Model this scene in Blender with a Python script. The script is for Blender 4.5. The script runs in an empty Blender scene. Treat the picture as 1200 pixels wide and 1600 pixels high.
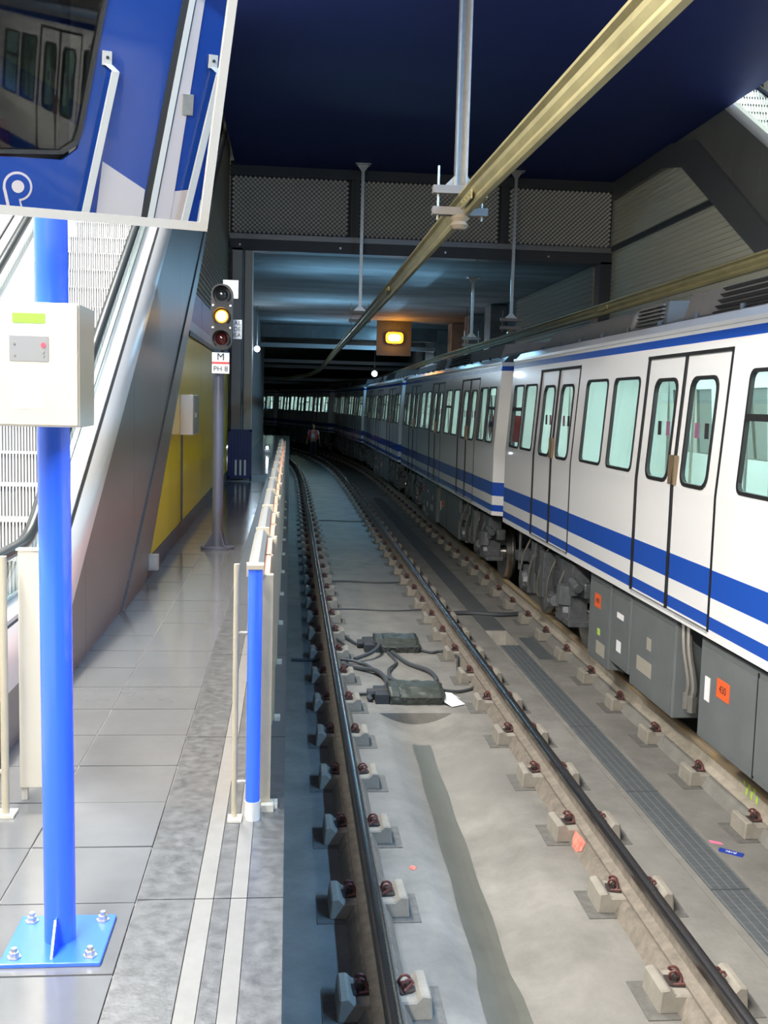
import bpy, math, random
from mathutils import Vector, Matrix
random.seed(4)
S = bpy.context.scene
COL = S.collection
# ------------------------------------------------------------------ camera
YAW, PITCH, ROLL, FPX = .0928, .1043, .0262, 1618.0
fw = Vector((math.sin(YAW)*math.cos(PITCH), math.cos(YAW)*math.cos(PITCH), -math.sin(PITCH)))
rt0 = Vector((math.cos(YAW), -math.sin(YAW), 0)); up0 = rt0.cross(fw)
rt = rt0*math.cos(ROLL)+up0*math.sin(ROLL); up = up0*math.cos(ROLL)-rt0*math.sin(ROLL)
cam = bpy.data.cameras.new('camera'); camo = bpy.data.objects.new('camera', cam); COL.objects.link(camo)
cam.sensor_fit = 'VERTICAL'; cam.sensor_height = 36; cam.lens = 36*FPX/1600
cam.clip_start = .05; cam.clip_end = 300
m3 = Matrix((rt, up, -fw)).transposed()
camo.matrix_world = Matrix.Translation((0, 0, 2.57)) @ m3.to_4x4()
S.camera = camo
# ------------------------------------------------------------------ world, lights, exposure
W = bpy.data.worlds.new('world'); S.world = W; W.use_nodes = True
W.node_tree.nodes['Background'].inputs[0].default_value = (.75, .85, 1, 1)
W.node_tree.nodes['Background'].inputs[1].default_value = .006
S.view_settings.view_transform = 'Standard'; S.view_settings.look = 'None'
S.view_settings.exposure = 0; S.view_settings.gamma = 1; S.view_settings.use_curve_mapping = False
S.cycles.max_bounces = 8; S.cycles.use_denoising = True
S.cycles.sample_clamp_indirect = 8
def area(name, loc, target, sx, sy, e, col):
    l = bpy.data.lights.new(name, 'AREA'); l.shape = 'RECTANGLE'; l.size = sx; l.size_y = sy; l.energy = e; l.color = col
    o = bpy.data.objects.new(name, l); COL.objects.link(o); o.location = loc
    d = Vector(target)-Vector(loc)
    o.rotation_euler = d.to_track_quat('-Z', 'Y').to_euler()
    return o
def point(name, loc, e, col, r=.08):
    l = bpy.data.lights.new(name, 'POINT'); l.energy = e; l.color = col; l.shadow_soft_size = r
    o = bpy.data.objects.new(name, l); COL.objects.link(o); o.location = loc
    return o
WARM = (1, .93, .8); COOL = (.62, .82, 1); BLUE = (.30, .66, 1)
area('platform_strip_light', (-1.9, .2, 5.4), (.1, .21, 2.1), 8, .22, 1450, (1, .96, .90))
area('hall_strip_light_right', (4.8, 1.5, 6.6), (1.2, 1.51, 0), 7, .2, 850, (.25, .56, 1))
area('escalator_hall_light', (-2.1, 8.5, 9.2), (-2.0, 8.0, 2), 1.6, 5, 2200, (1, .98, .95))
area('right_hall_light', (8.2, 12.5, 9.4), (7.8, 12.5, 3), 2, 5, 800, (.9, 1, .92))
area('back_platform_light', (-1.2, -7, 6.2), (.5, -2.2, 2.5), 3, .4, 170, (1, .96, .9))
for k, y in enumerate((24, 31, 38)):
    area('tunnel_lamp_light', (3.6, y, 5.3), (1.5, y+.01, 0), 3, .2, 150, BLUE)
    area('tunnel_ceiling_fill', (1.2, y-1, 4.3), (1.4, y-1, 5.6), .4, 3, 50, BLUE)  # added fill that brightens the tunnel ceiling, no fixture hangs here
# ------------------------------------------------------------------ materials
MATS = {}
def mat(name, col, rough=.5, metal=0, var=0, vscale=6, bump=0, bscale=40, emit=0, ecol=None, col2=None, spec=.5, stretch=(1, 1, 1), rvar=0, coat=0):
    m = bpy.data.materials.new(name); m.use_nodes = True; MATS[name] = m
    nt = m.node_tree; b = nt.nodes['Principled BSDF']; L = nt.links.new
    b.inputs['Base Color'].default_value = (*col, 1); b.inputs['Roughness'].default_value = rough
    b.inputs['Metallic'].default_value = metal; b.inputs['Specular IOR Level'].default_value = spec
    b.inputs['Coat Weight'].default_value = coat
    if emit:
        b.inputs['Emission Color'].default_value = (*(ecol or col), 1); b.inputs['Emission Strength'].default_value = emit
    if var or bump or rvar:
        tc = nt.nodes.new('ShaderNodeNewGeometry'); mp = nt.nodes.new('ShaderNodeMapping')
        mp.inputs['Scale'].default_value = stretch; L(tc.outputs['Position'], mp.inputs['Vector'])
    if var or rvar:
        n = nt.nodes.new('ShaderNodeTexNoise'); n.inputs['Scale'].default_value = vscale; n.inputs['Detail'].default_value = 6; n.inputs['Roughness'].default_value = .65
        L(mp.outputs[0], n.inputs['Vector'])
        r = nt.nodes.new('ShaderNodeMapRange'); r.inputs[1].default_value = .3; r.inputs[2].default_value = .7
        L(n.outputs['Fac'], r.inputs[0])
    if var:
        mx = nt.nodes.new('ShaderNodeMix'); mx.data_type = 'RGBA'
        c2 = col2 or tuple(c*(1-var) for c in col)
        mx.inputs[6].default_value = (*c2, 1); mx.inputs[7].default_value = (*col, 1)
        L(r.outputs[0], mx.inputs[0]); L(mx.outputs[2], b.inputs['Base Color'])
    if rvar:
        r2 = nt.nodes.new('ShaderNodeMapRange'); r2.inputs[3].default_value = max(.02, rough-rvar); r2.inputs[4].default_value = rough+rvar
        L(n.outputs['Fac'], r2.inputs[0]); L(r2.outputs[0], b.inputs['Roughness'])
    if bump:
        n2 = nt.nodes.new('ShaderNodeTexNoise'); n2.inputs['Scale'].default_value = bscale; n2.inputs['Detail'].default_value = 4
        L(mp.outputs[0], n2.inputs['Vector'])
        bp = nt.nodes.new('ShaderNodeBump'); bp.inputs['Strength'].default_value = bump; bp.inputs['Distance'].default_value = .01
        L(n2.outputs['Fac'], bp.inputs['Height']); L(bp.outputs[0], b.inputs['Normal'])
    return m
def glassmat(name, tint, gloss=.12, rough=.02):
    m = bpy.data.materials.new(name); m.use_nodes = True; MATS[name] = m
    nt = m.node_tree; nt.nodes.clear(); L = nt.links.new
    o = nt.nodes.new('ShaderNodeOutputMaterial'); t = nt.nodes.new('ShaderNodeBsdfTransparent'); g = nt.nodes.new('ShaderNodeBsdfGlossy')
    f = nt.nodes.new('ShaderNodeLayerWeight'); f.inputs[0].default_value = .5
    pw = nt.nodes.new('ShaderNodeMath'); pw.operation = 'POWER'; pw.inputs[1].default_value = 4.5
    ad = nt.nodes.new('ShaderNodeMath'); ad.operation = 'ADD'; ad.inputs[1].default_value = gloss; ad.use_clamp = True
    mx = nt.nodes.new('ShaderNodeMixShader')
    t.inputs[0].default_value = (*tint, 1); g.inputs['Roughness'].default_value = rough
    L(f.outputs['Facing'], pw.inputs[0]); L(pw.outputs[0], ad.inputs[0]); L(ad.outputs[0], mx.inputs[0]); L(t.outputs[0], mx.inputs[1]); L(g.outputs[0], mx.inputs[2]); L(mx.outputs[0], o.inputs[0])
    return m
mat('concrete', (.25, .24, .215), .85, var=.35, vscale=3, bump=.35, bscale=30)
mat('bed', (.25, .24, .215), .8, var=.42, vscale=2.6, bump=.45, bscale=30, rvar=.15)
mat('block', (.32, .295, .245), .85, var=.25, vscale=9, bump=.25, bscale=40)
mat('pad', (.16, .155, .14), .9, var=.4, vscale=20)
mat('rail_head', (.20, .19, .18), .25, .95, var=.3, vscale=30, stretch=(1, .15, 1))
mat('rail_web', (.26, .225, .18), .8, var=.45, vscale=14, bump=.3, bscale=60)
mat('rail_rust', (.42, .27, .10), .65, var=.75, vscale=10, col2=(.33, .30, .25), bump=.3, bscale=50)
mat('rail_flank', (.30, .27, .22), .75, var=.6, vscale=11, bump=.3, bscale=50, col2=(.45, .40, .32))
mat('clip', (.17, .06, .055), .5, .2, var=.5, vscale=60)
mat('clip_plate', (.06, .05, .045), .6, .4)
mat('tile', (.115, .117, .118), .14, var=.14, vscale=5, rvar=.07, spec=.6)
mat('grout', (.28, .28, .27), .8)
mat('granite', (.09, .093, .093), .34, var=.5, vscale=24, rvar=.12, bump=.06, bscale=90)
mat('granite_light', (.135, .132, .122), .5, var=.2, vscale=14)
mat('platform_face', (.13, .12, .10), .85, var=.4, vscale=6)
mat('white_paint', (.88, .87, .85), .22, spec=.5, coat=.3)
mat('blue_paint', (.015, .085, .46), .25, coat=.3)
mat('rubber', (.012, .012, .014), .5)
mat('dark_grey', (.10, .108, .11), .55, var=.15, vscale=5)
mat('box_grey', (.155, .17, .17), .5, var=.16, vscale=4)
mat('under', (.045, .047, .05), .6, var=.4, vscale=16)
mat('under_lt', (.16, .17, .175), .45, .3, var=.4, vscale=14)
mat('wheel_steel', (.5, .48, .45), .25, 1)
mat('roof_grey', (.12, .115, .11), .55, var=.2, vscale=8)
mat('interior', (.80, .88, .855), .6)
mat('interior_floor', (.25, .28, .28), .6)
mat('seat', (.05, .16, .32), .6)
mat('train_light', (.85, 1, .95), .5, emit=16)
mat('cat_yellow', (.46, .40, .20), .38, .55, var=.35, vscale=7, stretch=(1, .35, 1))
mat('cat_under', (.30, .27, .15), .55, .3, var=.5, vscale=9)
mat('galv', (.50, .48, .43), .35, .8, var=.2, vscale=20)
mat('clamp', (.22, .20, .18), .55, .4)
mat('porcelain', (.30, .24, .17), .3)
mat('ceil_blue', (.030, .046, .20), .6, var=.15, vscale=.8, spec=.2)
mat('trim_dark', (.045, .048, .052), .5, .3)
mat('trim_steel', (.20, .20, .195), .4, .6)
mat('mesh_back', (.06, .06, .058), .7)
mat('mesh_metal', (.85, .83, .75), .38, .35)
mat('corrugated', (.40, .37, .31), .5, .35)
mat('corrugated_right', (.78, .75, .62), .5, .3)
mat('panel_dark', (.24, .24, .21), .4, .4, var=.15, vscale=1.5)
mat('steel', (.27, .27, .265), .4, .7, var=.12, vscale=2.5, rvar=.06)
mat('steel_deck', (.80, .80, .79), .33, .6)
mat('steel_strip', (.25, .25, .245), .38, .8)
mat('tread', (.62, .62, .62), .42, .6)
mat('tread_dark', (.10, .10, .10), .5, .4)
mat('handrail', (.02, .025, .025), .32)
mat('yellow', (.82, .58, .0), .3, var=.07, vscale=2, coat=.25)
mat('purple', (.12, .11, .30), .45)
mat('pale_blue', (.25, .33, .46), .45)
mat('skirting', (.11, .11, .11), .45, var=.25, vscale=7)
mat('pole_blue', (.03, .12, .72), .27, coat=.35)
mat('bolt', (.62, .60, .55), .3, .9, var=.3, vscale=50)
mat('beige_metal', (.58, .54, .45), .38, .35, var=.06, vscale=3)
mat('beige_side', (.62, .59, .50), .4, .4)
mat('lcd', (.20, .62, .05), .3, emit=.55, ecol=(.25, .85, .05))
mat('panel_grey', (.22, .23, .24), .35)
mat('sticker', (.9, .9, .9), .4)
mat('led_red', (.8, .05, .08), .4, emit=.7)
mat('frame_white', (.36, .35, .32), .35)
mat('mirror', (.80, .82, .83), 0, 1)
mat('fence_cream', (.40, .35, .25), .45, .1, var=.12, vscale=8)
mat('fence_peach', (.62, .27, .17), .5)
mat('fence_top', (.27, .262, .24), .4, .3, var=.15, vscale=15)
mat('signal_black', (.035, .033, .032), .5)
mat('lens_dark', (.03, .035, .035), .08)
mat('lens_red', (.08, .012, .012), .1)
mat('amber', (1, .5, .05), .4, emit=1.5, ecol=(1, .33, .01))
mat('amber_core', (1, .7, .2), .4, emit=7, ecol=(1, .62, .13))
mat('amber_far', (1, .5, .05), .4, emit=1.5, ecol=(1, .28, .01))
mat('lamp_white', (.8, .9, 1), .4, emit=45, ecol=(.80, .90, 1))
mat('sign_white', (.80, .79, .76), .5)
mat('sign_red', (.65, .05, .04), .5)
mat('ink', (.02, .02, .02), .6)
mat('grey_post', (.12, .13, .17), .4, .4)
mat('gate_blue', (.035, .05, .16), .45, .2)
mat('tunnel', (.26, .275, .28), .85, var=.75, vscale=.9, bump=.25, bscale=7, stretch=(.35, 1, 1))
mat('tunnel_wall', (.13, .14, .14), .85, var=.5, vscale=1.3)
mat('beam_grey', (.32, .34, .35), .5, .4)
mat('orange', (.85, .13, .03), .5)
mat('sticker_mix', (.42, .10, .10), .5, var=.8, vscale=45, col2=(.06, .10, .25))
mat('bronze', (.32, .24, .15), .4, .6)
mat('red_paint', (.85, .10, .07), .8, var=.35, vscale=30, col2=(.75, .30, .22))
mat('lime', (.55, .80, .12), .8, var=.3, vscale=40)
mat('cable', (.055, .062, .068), .55)
mat('box_green', (.055, .066, .056), .5, var=.5, vscale=18)
mat('wet', (.115, .118, .10), .5, var=.25, vscale=7, rvar=.1)
mat('grate', (.19, .21, .22), .5, .5, var=.25, vscale=18)
mat('grate_line', (.33, .34, .33), .45, .6)
mat('pit', (.50, .47, .41), .85, var=.3, vscale=8)
mat('card_blue', (.02, .05, .35), .4)
mat('paper', (.9, .93, .97), .6)
mat('pink', (.9, .2, .35), .6)
mat('cab_white', (.36, .32, .31), .35)
mat('cab_dark', (.02, .02, .02), .4)
mat('cab_grey', (.40, .39, .36), .45)
mat('cab_blue', (.006, .032, .17), .22, coat=.4)
mat('skin', (.45, .26, .18), .6)
mat('shirt', (.70, .80, .95), .8)
mat('vest', (.85, .10, .10), .7)
mat('trousers', (.03, .035, .05), .8)
mat('hair', (.04, .03, .025), .7)
mat('shoe', (.015, .015, .015), .5)
glassmat('window_glass', (.84, .96, .93), .08)
glassmat('far_glass', (.5, .6, .58), .45)
glassmat('dark_glass', (.34, .36, .34), .07)
glassmat('clear_glass', (.86, .93, .90), .05)
# bed gets a wet streak and dirt of its own along the drain
def bed_streak():
    m = MATS['bed']; nt = m.node_tree; L = nt.links.new; b = nt.nodes['Principled BSDF']
    src = b.inputs['Base Color'].links[0].from_socket
    g = nt.nodes.new('ShaderNodeNewGeometry'); n = nt.nodes.new('ShaderNodeTexNoise'); n.inputs['Scale'].default_value = .7; n.inputs['Detail'].default_value = 5
    L(g.outputs['Position'], n.inputs['Vector'])
    r = nt.nodes.new('ShaderNodeMapRange'); r.inputs[1].default_value = .5; r.inputs[2].default_value = .66; r.inputs[3].default_value = 0; r.inputs[4].default_value = .55
    L(n.outputs['Fac'], r.inputs[0])
    mx = nt.nodes.new('ShaderNodeMix'); mx.data_type = 'RGBA'; mx.inputs[7].default_value = (.18, .172, .155, 1)
    L(r.outputs[0], mx.inputs[0]); L(src, mx.inputs[6]); L(mx.outputs[2], b.inputs['Base Color'])
bed_streak()
# ------------------------------------------------------------------ mesh helpers
SPLIT = {'brake_gear', 'roof_bolt', 'grab_pole', 'ceiling_light', 'conduit', 'hose', 'spring', 'bench', 'threaded_rod', 'gusset', 'clamp_bolt', 'bolt', 'screw', 'beam_bolts', 'joint', 'joint_plate', 'axle_box', 'cable_gland', 'rib', 'foot', 'plate_bracket', 'trim_duct_kerb', 'dab', 'cab_body'}
class MB:
    def __init__(s): s.v = []; s.f = []; s.mi = []
    def add(s, vs, fs, mi=0):
        o = len(s.v); s.v += [tuple(v) for v in vs]
        for f in fs: s.f.append(tuple(i+o for i in f)); s.mi.append(mi)
        return s
    def box(s, x0, x1, y0, y1, z0, z1, mi=0):
        if x0 > x1: x0, x1 = x1, x0
        if y0 > y1: y0, y1 = y1, y0
        if z0 > z1: z0, z1 = z1, z0
        v = [(x, y, z) for z in (z0, z1) for y in (y0, y1) for x in (x0, x1)]
        return s.add(v, [(0, 2, 3, 1), (4, 5, 7, 6), (0, 1, 5, 4), (2, 6, 7, 3), (0, 4, 6, 2), (1, 3, 7, 5)], mi)
    def prism(s, poly, axis, a0, a1, mi=0):
        # poly: 2-D points in the other two axes in xyz order; extruded along axis
        def P(p, a):
            return {'x': (a, p[0], p[1]), 'y': (p[0], a, p[1]), 'z': (p[0], p[1], a)}[axis]
        n = len(poly); v = [P(p, a0) for p in poly]+[P(p, a1) for p in poly]
        f = [tuple(range(n)), tuple(range(2*n-1, n-1, -1))]+[(i, i+n, (i+1) % n+n, (i+1) % n) for i in range(n)]
        return s.add(v, f, mi)
    def tube(s, pts, r, n=8, mi=0, cap=True):
        pts = [Vector(p) for p in pts]; rings = []
        rr = r if isinstance(r, (list, tuple)) else [r]*len(pts)
        nrm = None; o = len(s.v)
        for i, p in enumerate(pts):
            t = (pts[min(i+1, len(pts)-1)]-pts[max(i-1, 0)])
            t = t.normalized() if t.length > 1e-9 else Vector((0, 0, 1))
            if nrm is None:
                nrm = t.orthogonal().normalized()
            else:
                nrm = nrm-t*nrm.dot(t); nrm = nrm.normalized() if nrm.length > 1e-6 else t.orthogonal().normalized()
            bi = t.cross(nrm)
            for k in range(n):
                a = 2*math.pi*(k+.5)/n; s.v.append(tuple(p+nrm*math.cos(a)*rr[i]+bi*math.sin(a)*rr[i]))
        for i in range(len(pts)-1):
            for k in range(n):
                a = o+i*n+k; b = o+i*n+(k+1) % n
                s.f.append((a, b, b+n, a+n)); s.mi.append(mi)
        if cap:
            s.f.append(tuple(o+k for k in range(n-1, -1, -1))); s.mi.append(mi)
            e = o+(len(pts)-1)*n; s.f.append(tuple(e+k for k in range(n))); s.mi.append(mi)
        return s
    def cyl(s, p0, p1, r, n=16, mi=0): return s.tube([p0, p1], r, n, mi)
    def lathe(s, prof, c, axis='z', n=20, mi=0):
        o = len(s.v)
        for r, h in prof:
            for k in range(n):
                a = 2*math.pi*k/n; u, w = r*math.cos(a), r*math.sin(a)
                q = {'z': (u, w, h), 'y': (u, h, w), 'x': (h, u, w)}[axis]
                s.v.append((c[0]+q[0], c[1]+q[1], c[2]+q[2]))
        for i in range(len(prof)-1):
            for k in range(n):
                a = o+i*n+k; b = o+i*n+(k+1) % n; s.f.append((a, b, b+n, a+n)); s.mi.append(mi)
        s.f.append(tuple(o+k for k in range(n))); s.mi.append(mi)
        e = o+(len(prof)-1)*n; s.f.append(tuple(e+k for k in range(n))); s.mi.append(mi)
        return s
    def sweep(s, prof, path, mi=0, closed=True, mis=None):
        # prof: (x, z) offsets, path: (x, y, z) with sideways normal in the ground plane
        o = len(s.v); n = len(prof); N = len(path)
        for i, p in enumerate(path):
            q0 = path[max(i-1, 0)]; q1 = path[min(i+1, N-1)]
            dx, dy = q1[0]-q0[0], q1[1]-q0[1]; l = math.hypot(dx, dy) or 1
            nx, ny = dy/l, -dx/l
            for (u, w) in prof: s.v.append((p[0]+nx*u, p[1]+ny*u, p[2]+w))
        for i in range(N-1):
            for k in range(n if closed else n-1):
                a = o+i*n+k; b = o+i*n+(k+1) % n; s.f.append((a, b, b+n, a+n)); s.mi.append(mis[k] if mis else mi)
        if closed:
            s.f.append(tuple(o+k for k in range(n))); s.mi.append(mi); e = o+(N-1)*n
            s.f.append(tuple(e+k for k in range(n-1, -1, -1))); s.mi.append(mi)
        return s
    def build(s, name, mats, parent=None, smooth=False, kind=None, fix=True, bev=0):
        if name in SPLIT:
            comp = list(range(len(s.v)))
            def find(a):
                while comp[a] != a: comp[a] = comp[comp[a]]; a = comp[a]
                return a
            for f in s.f:
                for q in f[1:]: comp[find(q)] = find(f[0])
            groups = {}
            for f, m in zip(s.f, s.mi): groups.setdefault(find(f[0]), []).append((f, m))
            if len(groups) > 1:
                out = None
                for g in groups.values():
                    k = MB(); mp = {}
                    for f, m in g:
                        for q in f:
                            if q not in mp: mp[q] = len(k.v); k.v.append(s.v[q])
                        k.f.append(tuple(mp[q] for q in f)); k.mi.append(m)
                    r = k.build(name, mats, parent, smooth, kind, fix, bev); out = out or r
                return out
        me = bpy.data.meshes.new(name)
        off = WLOC.get(parent.name, Vector()) if parent else Vector()
        me.from_pydata([(v[0]-off[0], v[1]-off[1], v[2]-off[2]) for v in s.v], [], s.f)
        if isinstance(mats, str): mats = [mats]
        for m in mats: me.materials.append(MATS[m])
        me.polygons.foreach_set('material_index', s.mi)
        if fix:
            import bmesh
            bm = bmesh.new(); bm.from_mesh(me); bmesh.ops.recalc_face_normals(bm, faces=bm.faces); bm.to_mesh(me); bm.free()
        if smooth:
            me.polygons.foreach_set('use_smooth', [True]*len(me.polygons))
            me.set_sharp_from_angle(angle=math.radians(38))
        o = bpy.data.objects.new(name, me); COL.objects.link(o)
        if parent: o.parent = parent; WLOC[o.name] = off
        if kind: o['kind'] = kind
        if bev:
            b = o.modifiers.new('bevel', 'BEVEL'); b.width = bev; b.segments = 2; b.limit_method = 'ANGLE'
        return o
WLOC = {}
def thing(name, label, cat, loc=(0, 0, 0), group=None):
    o = bpy.data.objects.new(name, None); COL.objects.link(o); o.empty_display_size = .1
    o.location = loc; WLOC[o.name] = Vector(loc); o['label'] = label; o['category'] = cat
    if group: o['group'] = group
    return o
def tag(o, label, cat, group=None):
    o['label'] = label; o['category'] = cat
    if group: o['group'] = group
    return o
def struct(o, label=None, cat=None):
    o['kind'] = 'structure'
    if label: o['label'] = label
    if cat: o['category'] = cat
    return o
def inst(src, parent, loc, rz=0, sc=None):
    o = src.copy(); COL.objects.link(o); o.parent = parent; off = WLOC.get(parent.name, Vector()) if parent else Vector()
    o.location = Vector(loc)-off; o.rotation_euler = (0, 0, rz)
    if sc: o.scale = sc
    WLOC[o.name] = Vector(loc)
    return o
def copy_tree(o, parent=None):
    c = o.copy(); COL.objects.link(c); c.parent = parent
    for ch in list(o.children): copy_tree(ch, c)
    return c
def text(body, loc, rot, size, m, parent=None, name='lettering', align='CENTER', ex=.0006):
    cu = bpy.data.curves.new(name, 'FONT'); cu.body = body; cu.size = size; cu.align_x = align; cu.align_y = 'CENTER'; cu.extrude = ex
    cu.materials.append(MATS[m]); o = bpy.data.objects.new(name, cu); COL.objects.link(o)
    off = WLOC.get(parent.name, Vector()) if parent else Vector()
    dg = bpy.context.evaluated_depsgraph_get(); me = bpy.data.meshes.new_from_object(o.evaluated_get(dg)); bpy.data.objects.remove(o)
    o = bpy.data.objects.new(name, me); COL.objects.link(o)
    o.location = Vector(loc)-off; o.rotation_euler = rot; o.parent = parent
    return o
H90 = math.pi/2
def clip_below(poly, fn):
    """keep the part of a 2-D polygon where fn(p) >= 0 (fn is linear)"""
    out = []
    for i, p in enumerate(poly):
        q = poly[(i+1) % len(poly)]; a, b = fn(p), fn(q)
        if a >= 0: out.append(p)
        if (a >= 0) != (b >= 0):
            t = a/(a-b); out.append((p[0]+(q[0]-p[0])*t, p[1]+(q[1]-p[1])*t))
    return out
def curve_x(y):
    return 0.0 if y < 28 else -.7*((y-28)/22)**3.1
BEDZ = -.25
# ================================================================== STRUCTURE
# ---- track bed: a slab with a drain trough between the first rails and an open pit beside the cable duct
def bed_z(x, y):
    d = abs(x-1.20)
    if y <= 9.2 and d < .34:
        return BEDZ-.105*(1-(d/.34)**2)
    return BEDZ
xs = [-.02, .3, .6]+[.86+.0566*i for i in range(13)]+[1.8, 2.2, 2.5, 2.77, 3.2, 4.0, 5.0, 6.2]
ys = [-12, -6, -2, 0, 2, 4, 6, 8, 9.2, 9.201, 10.5, 11.86, 12.68, 15, 18, 21, 25, 30, 36, 42, 48]
b = MB()
idx = {}
for j, y in enumerate(ys):
    for i, x in enumerate(xs): idx[i, j] = len(b.v); b.v.append((x, y, bed_z(x, y)))
for j in range(len(ys)-1):
    for i in range(len(xs)-1):
        if ys[j] == 11.86 and xs[i] == 2.5: continue
        b.f.append((idx[i, j], idx[i+1, j], idx[i+1, j+1], idx[i, j+1])); b.mi.append(0)
b.box(-12, 9, 48, 100, BEDZ-.1, BEDZ)
bedo = struct(b.build('floor_track_bed', 'bed', smooth=True, fix=False), 'grey concrete slab under both tracks with a drain trough', 'track bed')
b = MB()
for (x0, x1, y0, y1) in ((2.5, 2.5, 11.86, 12.68), (2.77, 2.77, 11.86, 12.68)):
    b.add([(x0, y0, BEDZ), (x0, y1, BEDZ), (x0, y1, -.8), (x0, y0, -.8)], [(0, 1, 2, 3)])
for y in (11.86, 12.68):
    b.add([(2.5, y, BEDZ), (2.77, y, BEDZ), (2.77, y, -.8), (2.5, y, -.8)], [(0, 1, 2, 3)])
b.add([(2.5, 11.86, -.8), (2.77, 11.86, -.8), (2.77, 12.68, -.8), (2.5, 12.68, -.8)], [(0, 1, 2, 3)])
b.build('pit_lining', 'pit', bedo, fix=False)
# wet streak lying along the drain
b = MB(); N = 26
for i in range(N+1):
    y = 3.4+(8.6-3.4)*i/N; c = 1.085+(y-4.5)*.022; w = .095+.006*math.sin(i*1.3)+(.018 if i < 8 else 0)-.02*(i/N)**3
    for k in range(5):
        x = c-w+2*w*k/4; b.v.append((x, y, bed_z(x, y)+.003))
for i in range(N):
    for k in range(4): a = i*5+k; b.f.append((a, a+1, a+6, a+5)); b.mi.append(0)
b.build('wet_streak', 'wet', bedo, fix=False)
# transverse cables / joints across the bed
for y, x0, x1, r in ((16.1, .6, 1.9, .014), (13.9, .55, 1.85, .010), (24.5, .6, 2.0, .012), (13.6, 2.2, 3.2, .03)):
    pts = [(x0+(x1-x0)*i/10, y+.05*math.sin(i*.7), BEDZ+r) for i in range(11)]
    tag(MB().tube(pts, r, 6).build('cable', 'cable', None, smooth=True),
        {16.1: 'dark cable crossing the slab between the first rails, beyond the cabled boxes', 13.9: 'thin dark cable across the slab just behind the rear cabled box',
         24.5: 'dark cable crossing the blue-lit slab far down the first track', 13.6: 'black hose crossing the slab between the two tracks'}[y], 'cable')
# ---- platform
pl = MB().box(-6, -.004, -12, 46, .0, 1.03).build('floor_platform', 'platform_face')
struct(pl, 'station platform of glossy grey tiles with granite edge bands', 'platform')
MB().box(-.03, -.005, -12, 46, -.26, .05).build('platform_wall_base', 'platform_face', pl)
b = MB().box(-6, -.262, -2, 46, 1.03, 1.043); gro = b.build('grout_bed', 'grout', pl)
TS = .405
tile = MB().box(-.199, .199, -.195, .195, .0, .014).build('tile', 'tile', pl); tile.location = (-.642, 2.05, 1.037)
for r in range(-4, 44):
    for c in range(0, 4 if r < 8 else 2):
        if r == 0 and c == 0: continue
        x = -.642-c*TS; y = 2.05+r*.397
        if c >= 2 and y > 5.6: continue
        t = inst(tile, pl, (x, y, 1.037+random.uniform(-.001, .001)))
        t.rotation_euler = (random.uniform(-.0015, .0015), random.uniform(-.0015, .0015), 0)
bands = [(-.438, -.266, 'granite', 1.54), (-.262, -.209, 'granite_light', 1.54), (-.207, -.157, 'granite', 1.54), (-.155, -.107, 'granite_light', 1.54), (-.105, .004, 'granite', 1.54)]
for x0, x1, m, L in bands:
    y = -1.56; src = MB().box(x0, x1, .003, L-.003, 1.02, 1.05).build('edge_slab', m, pl)
    src.location = (0, y, 0); y += L
    while y < 21:
        o = inst(src, pl, (0, y, 0)); y += L
MB().box(-.438, .004, 21.5, 46, 1.02, 1.05).build('edge_strip', 'granite', pl)
MB().box(-1.17, -.438, 21.5, 46, 1.03, 1.05).build('far_paving', 'tile', pl)
# ---- ceiling over the tracks
b = MB().box(-1.08, 6.15, -14, 20.2, 6.9, 7.2); ce = struct(b.build('ceiling', 'ceil_blue'), 'dark blue painted ceiling over the tracks', 'ceiling')
MB().box(-6, -1.08, -14, 34, 10.2, 10.4).build('ceiling_escalator_hall', 'sign_white')['kind'] = 'structure'
MB().box(6.15, 11, -14, 34, 10.2, 10.4).build('ceiling_right_hall', 'sign_white')['kind'] = 'structure'
MB().box(-6.2, -6, -14, 34, 0, 10.4).build('wall_left', 'sign_white')['kind'] = 'structure'
MB().box(11, 11.2, -14, 34, -.3, 10.4).build('wall_right', 'sign_white')['kind'] = 'structure'
MB().box(-6.2, 11.2, -14.2, -14, -.3, 10.4).build('wall_back', 'corrugated')['kind'] = 'structure'
MB().box(-6.2, -1.2, 34, 34.2, 0, 10.4).build('wall_far_left', 'sign_white')['kind'] = 'structure'
MB().box(6.2, 11.2, 34, 34.2, 0, 10.4).build('wall_far_right', 'sign_white')['kind'] = 'structure'
# ---- header over the tunnel mouth, Y = 20
hd = MB().box(-1.17, 6.15, 20.05, 20.3, 5.4, 7.0).build('wall_tunnel_header', 'mesh_back'); struct(hd, 'mesh clad header beam above the tunnel mouth', 'header')
hd.data.update()
MB().box(-1.17, 6.15, 19.93, 20.05, 6.72, 6.9).build('top_trim', 'trim_dark', hd)
MB().box(-1.17, 6.15, 19.90, 20.05, 5.56, 5.66).build('lower_trim', 'trim_steel', hd)
MB().box(-1.17, 6.15, 19.95, 20.3, 5.36, 5.56).build('bottom_beam', 'trim_dark', hd)
b = MB()
for x in (-.98, .9, 2.9, 4.9): b.cyl((x, 19.95, 5.46), (x, 19.935, 5.46), .02, 8)
b.build('beam_bolts', 'bolt', hd)
for x in (1.16, 4.02): MB().box(x-.08, x+.08, 19.96, 20.04, 5.66, 6.72).build('seam_cover', 'trim_dark', hd)
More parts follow.
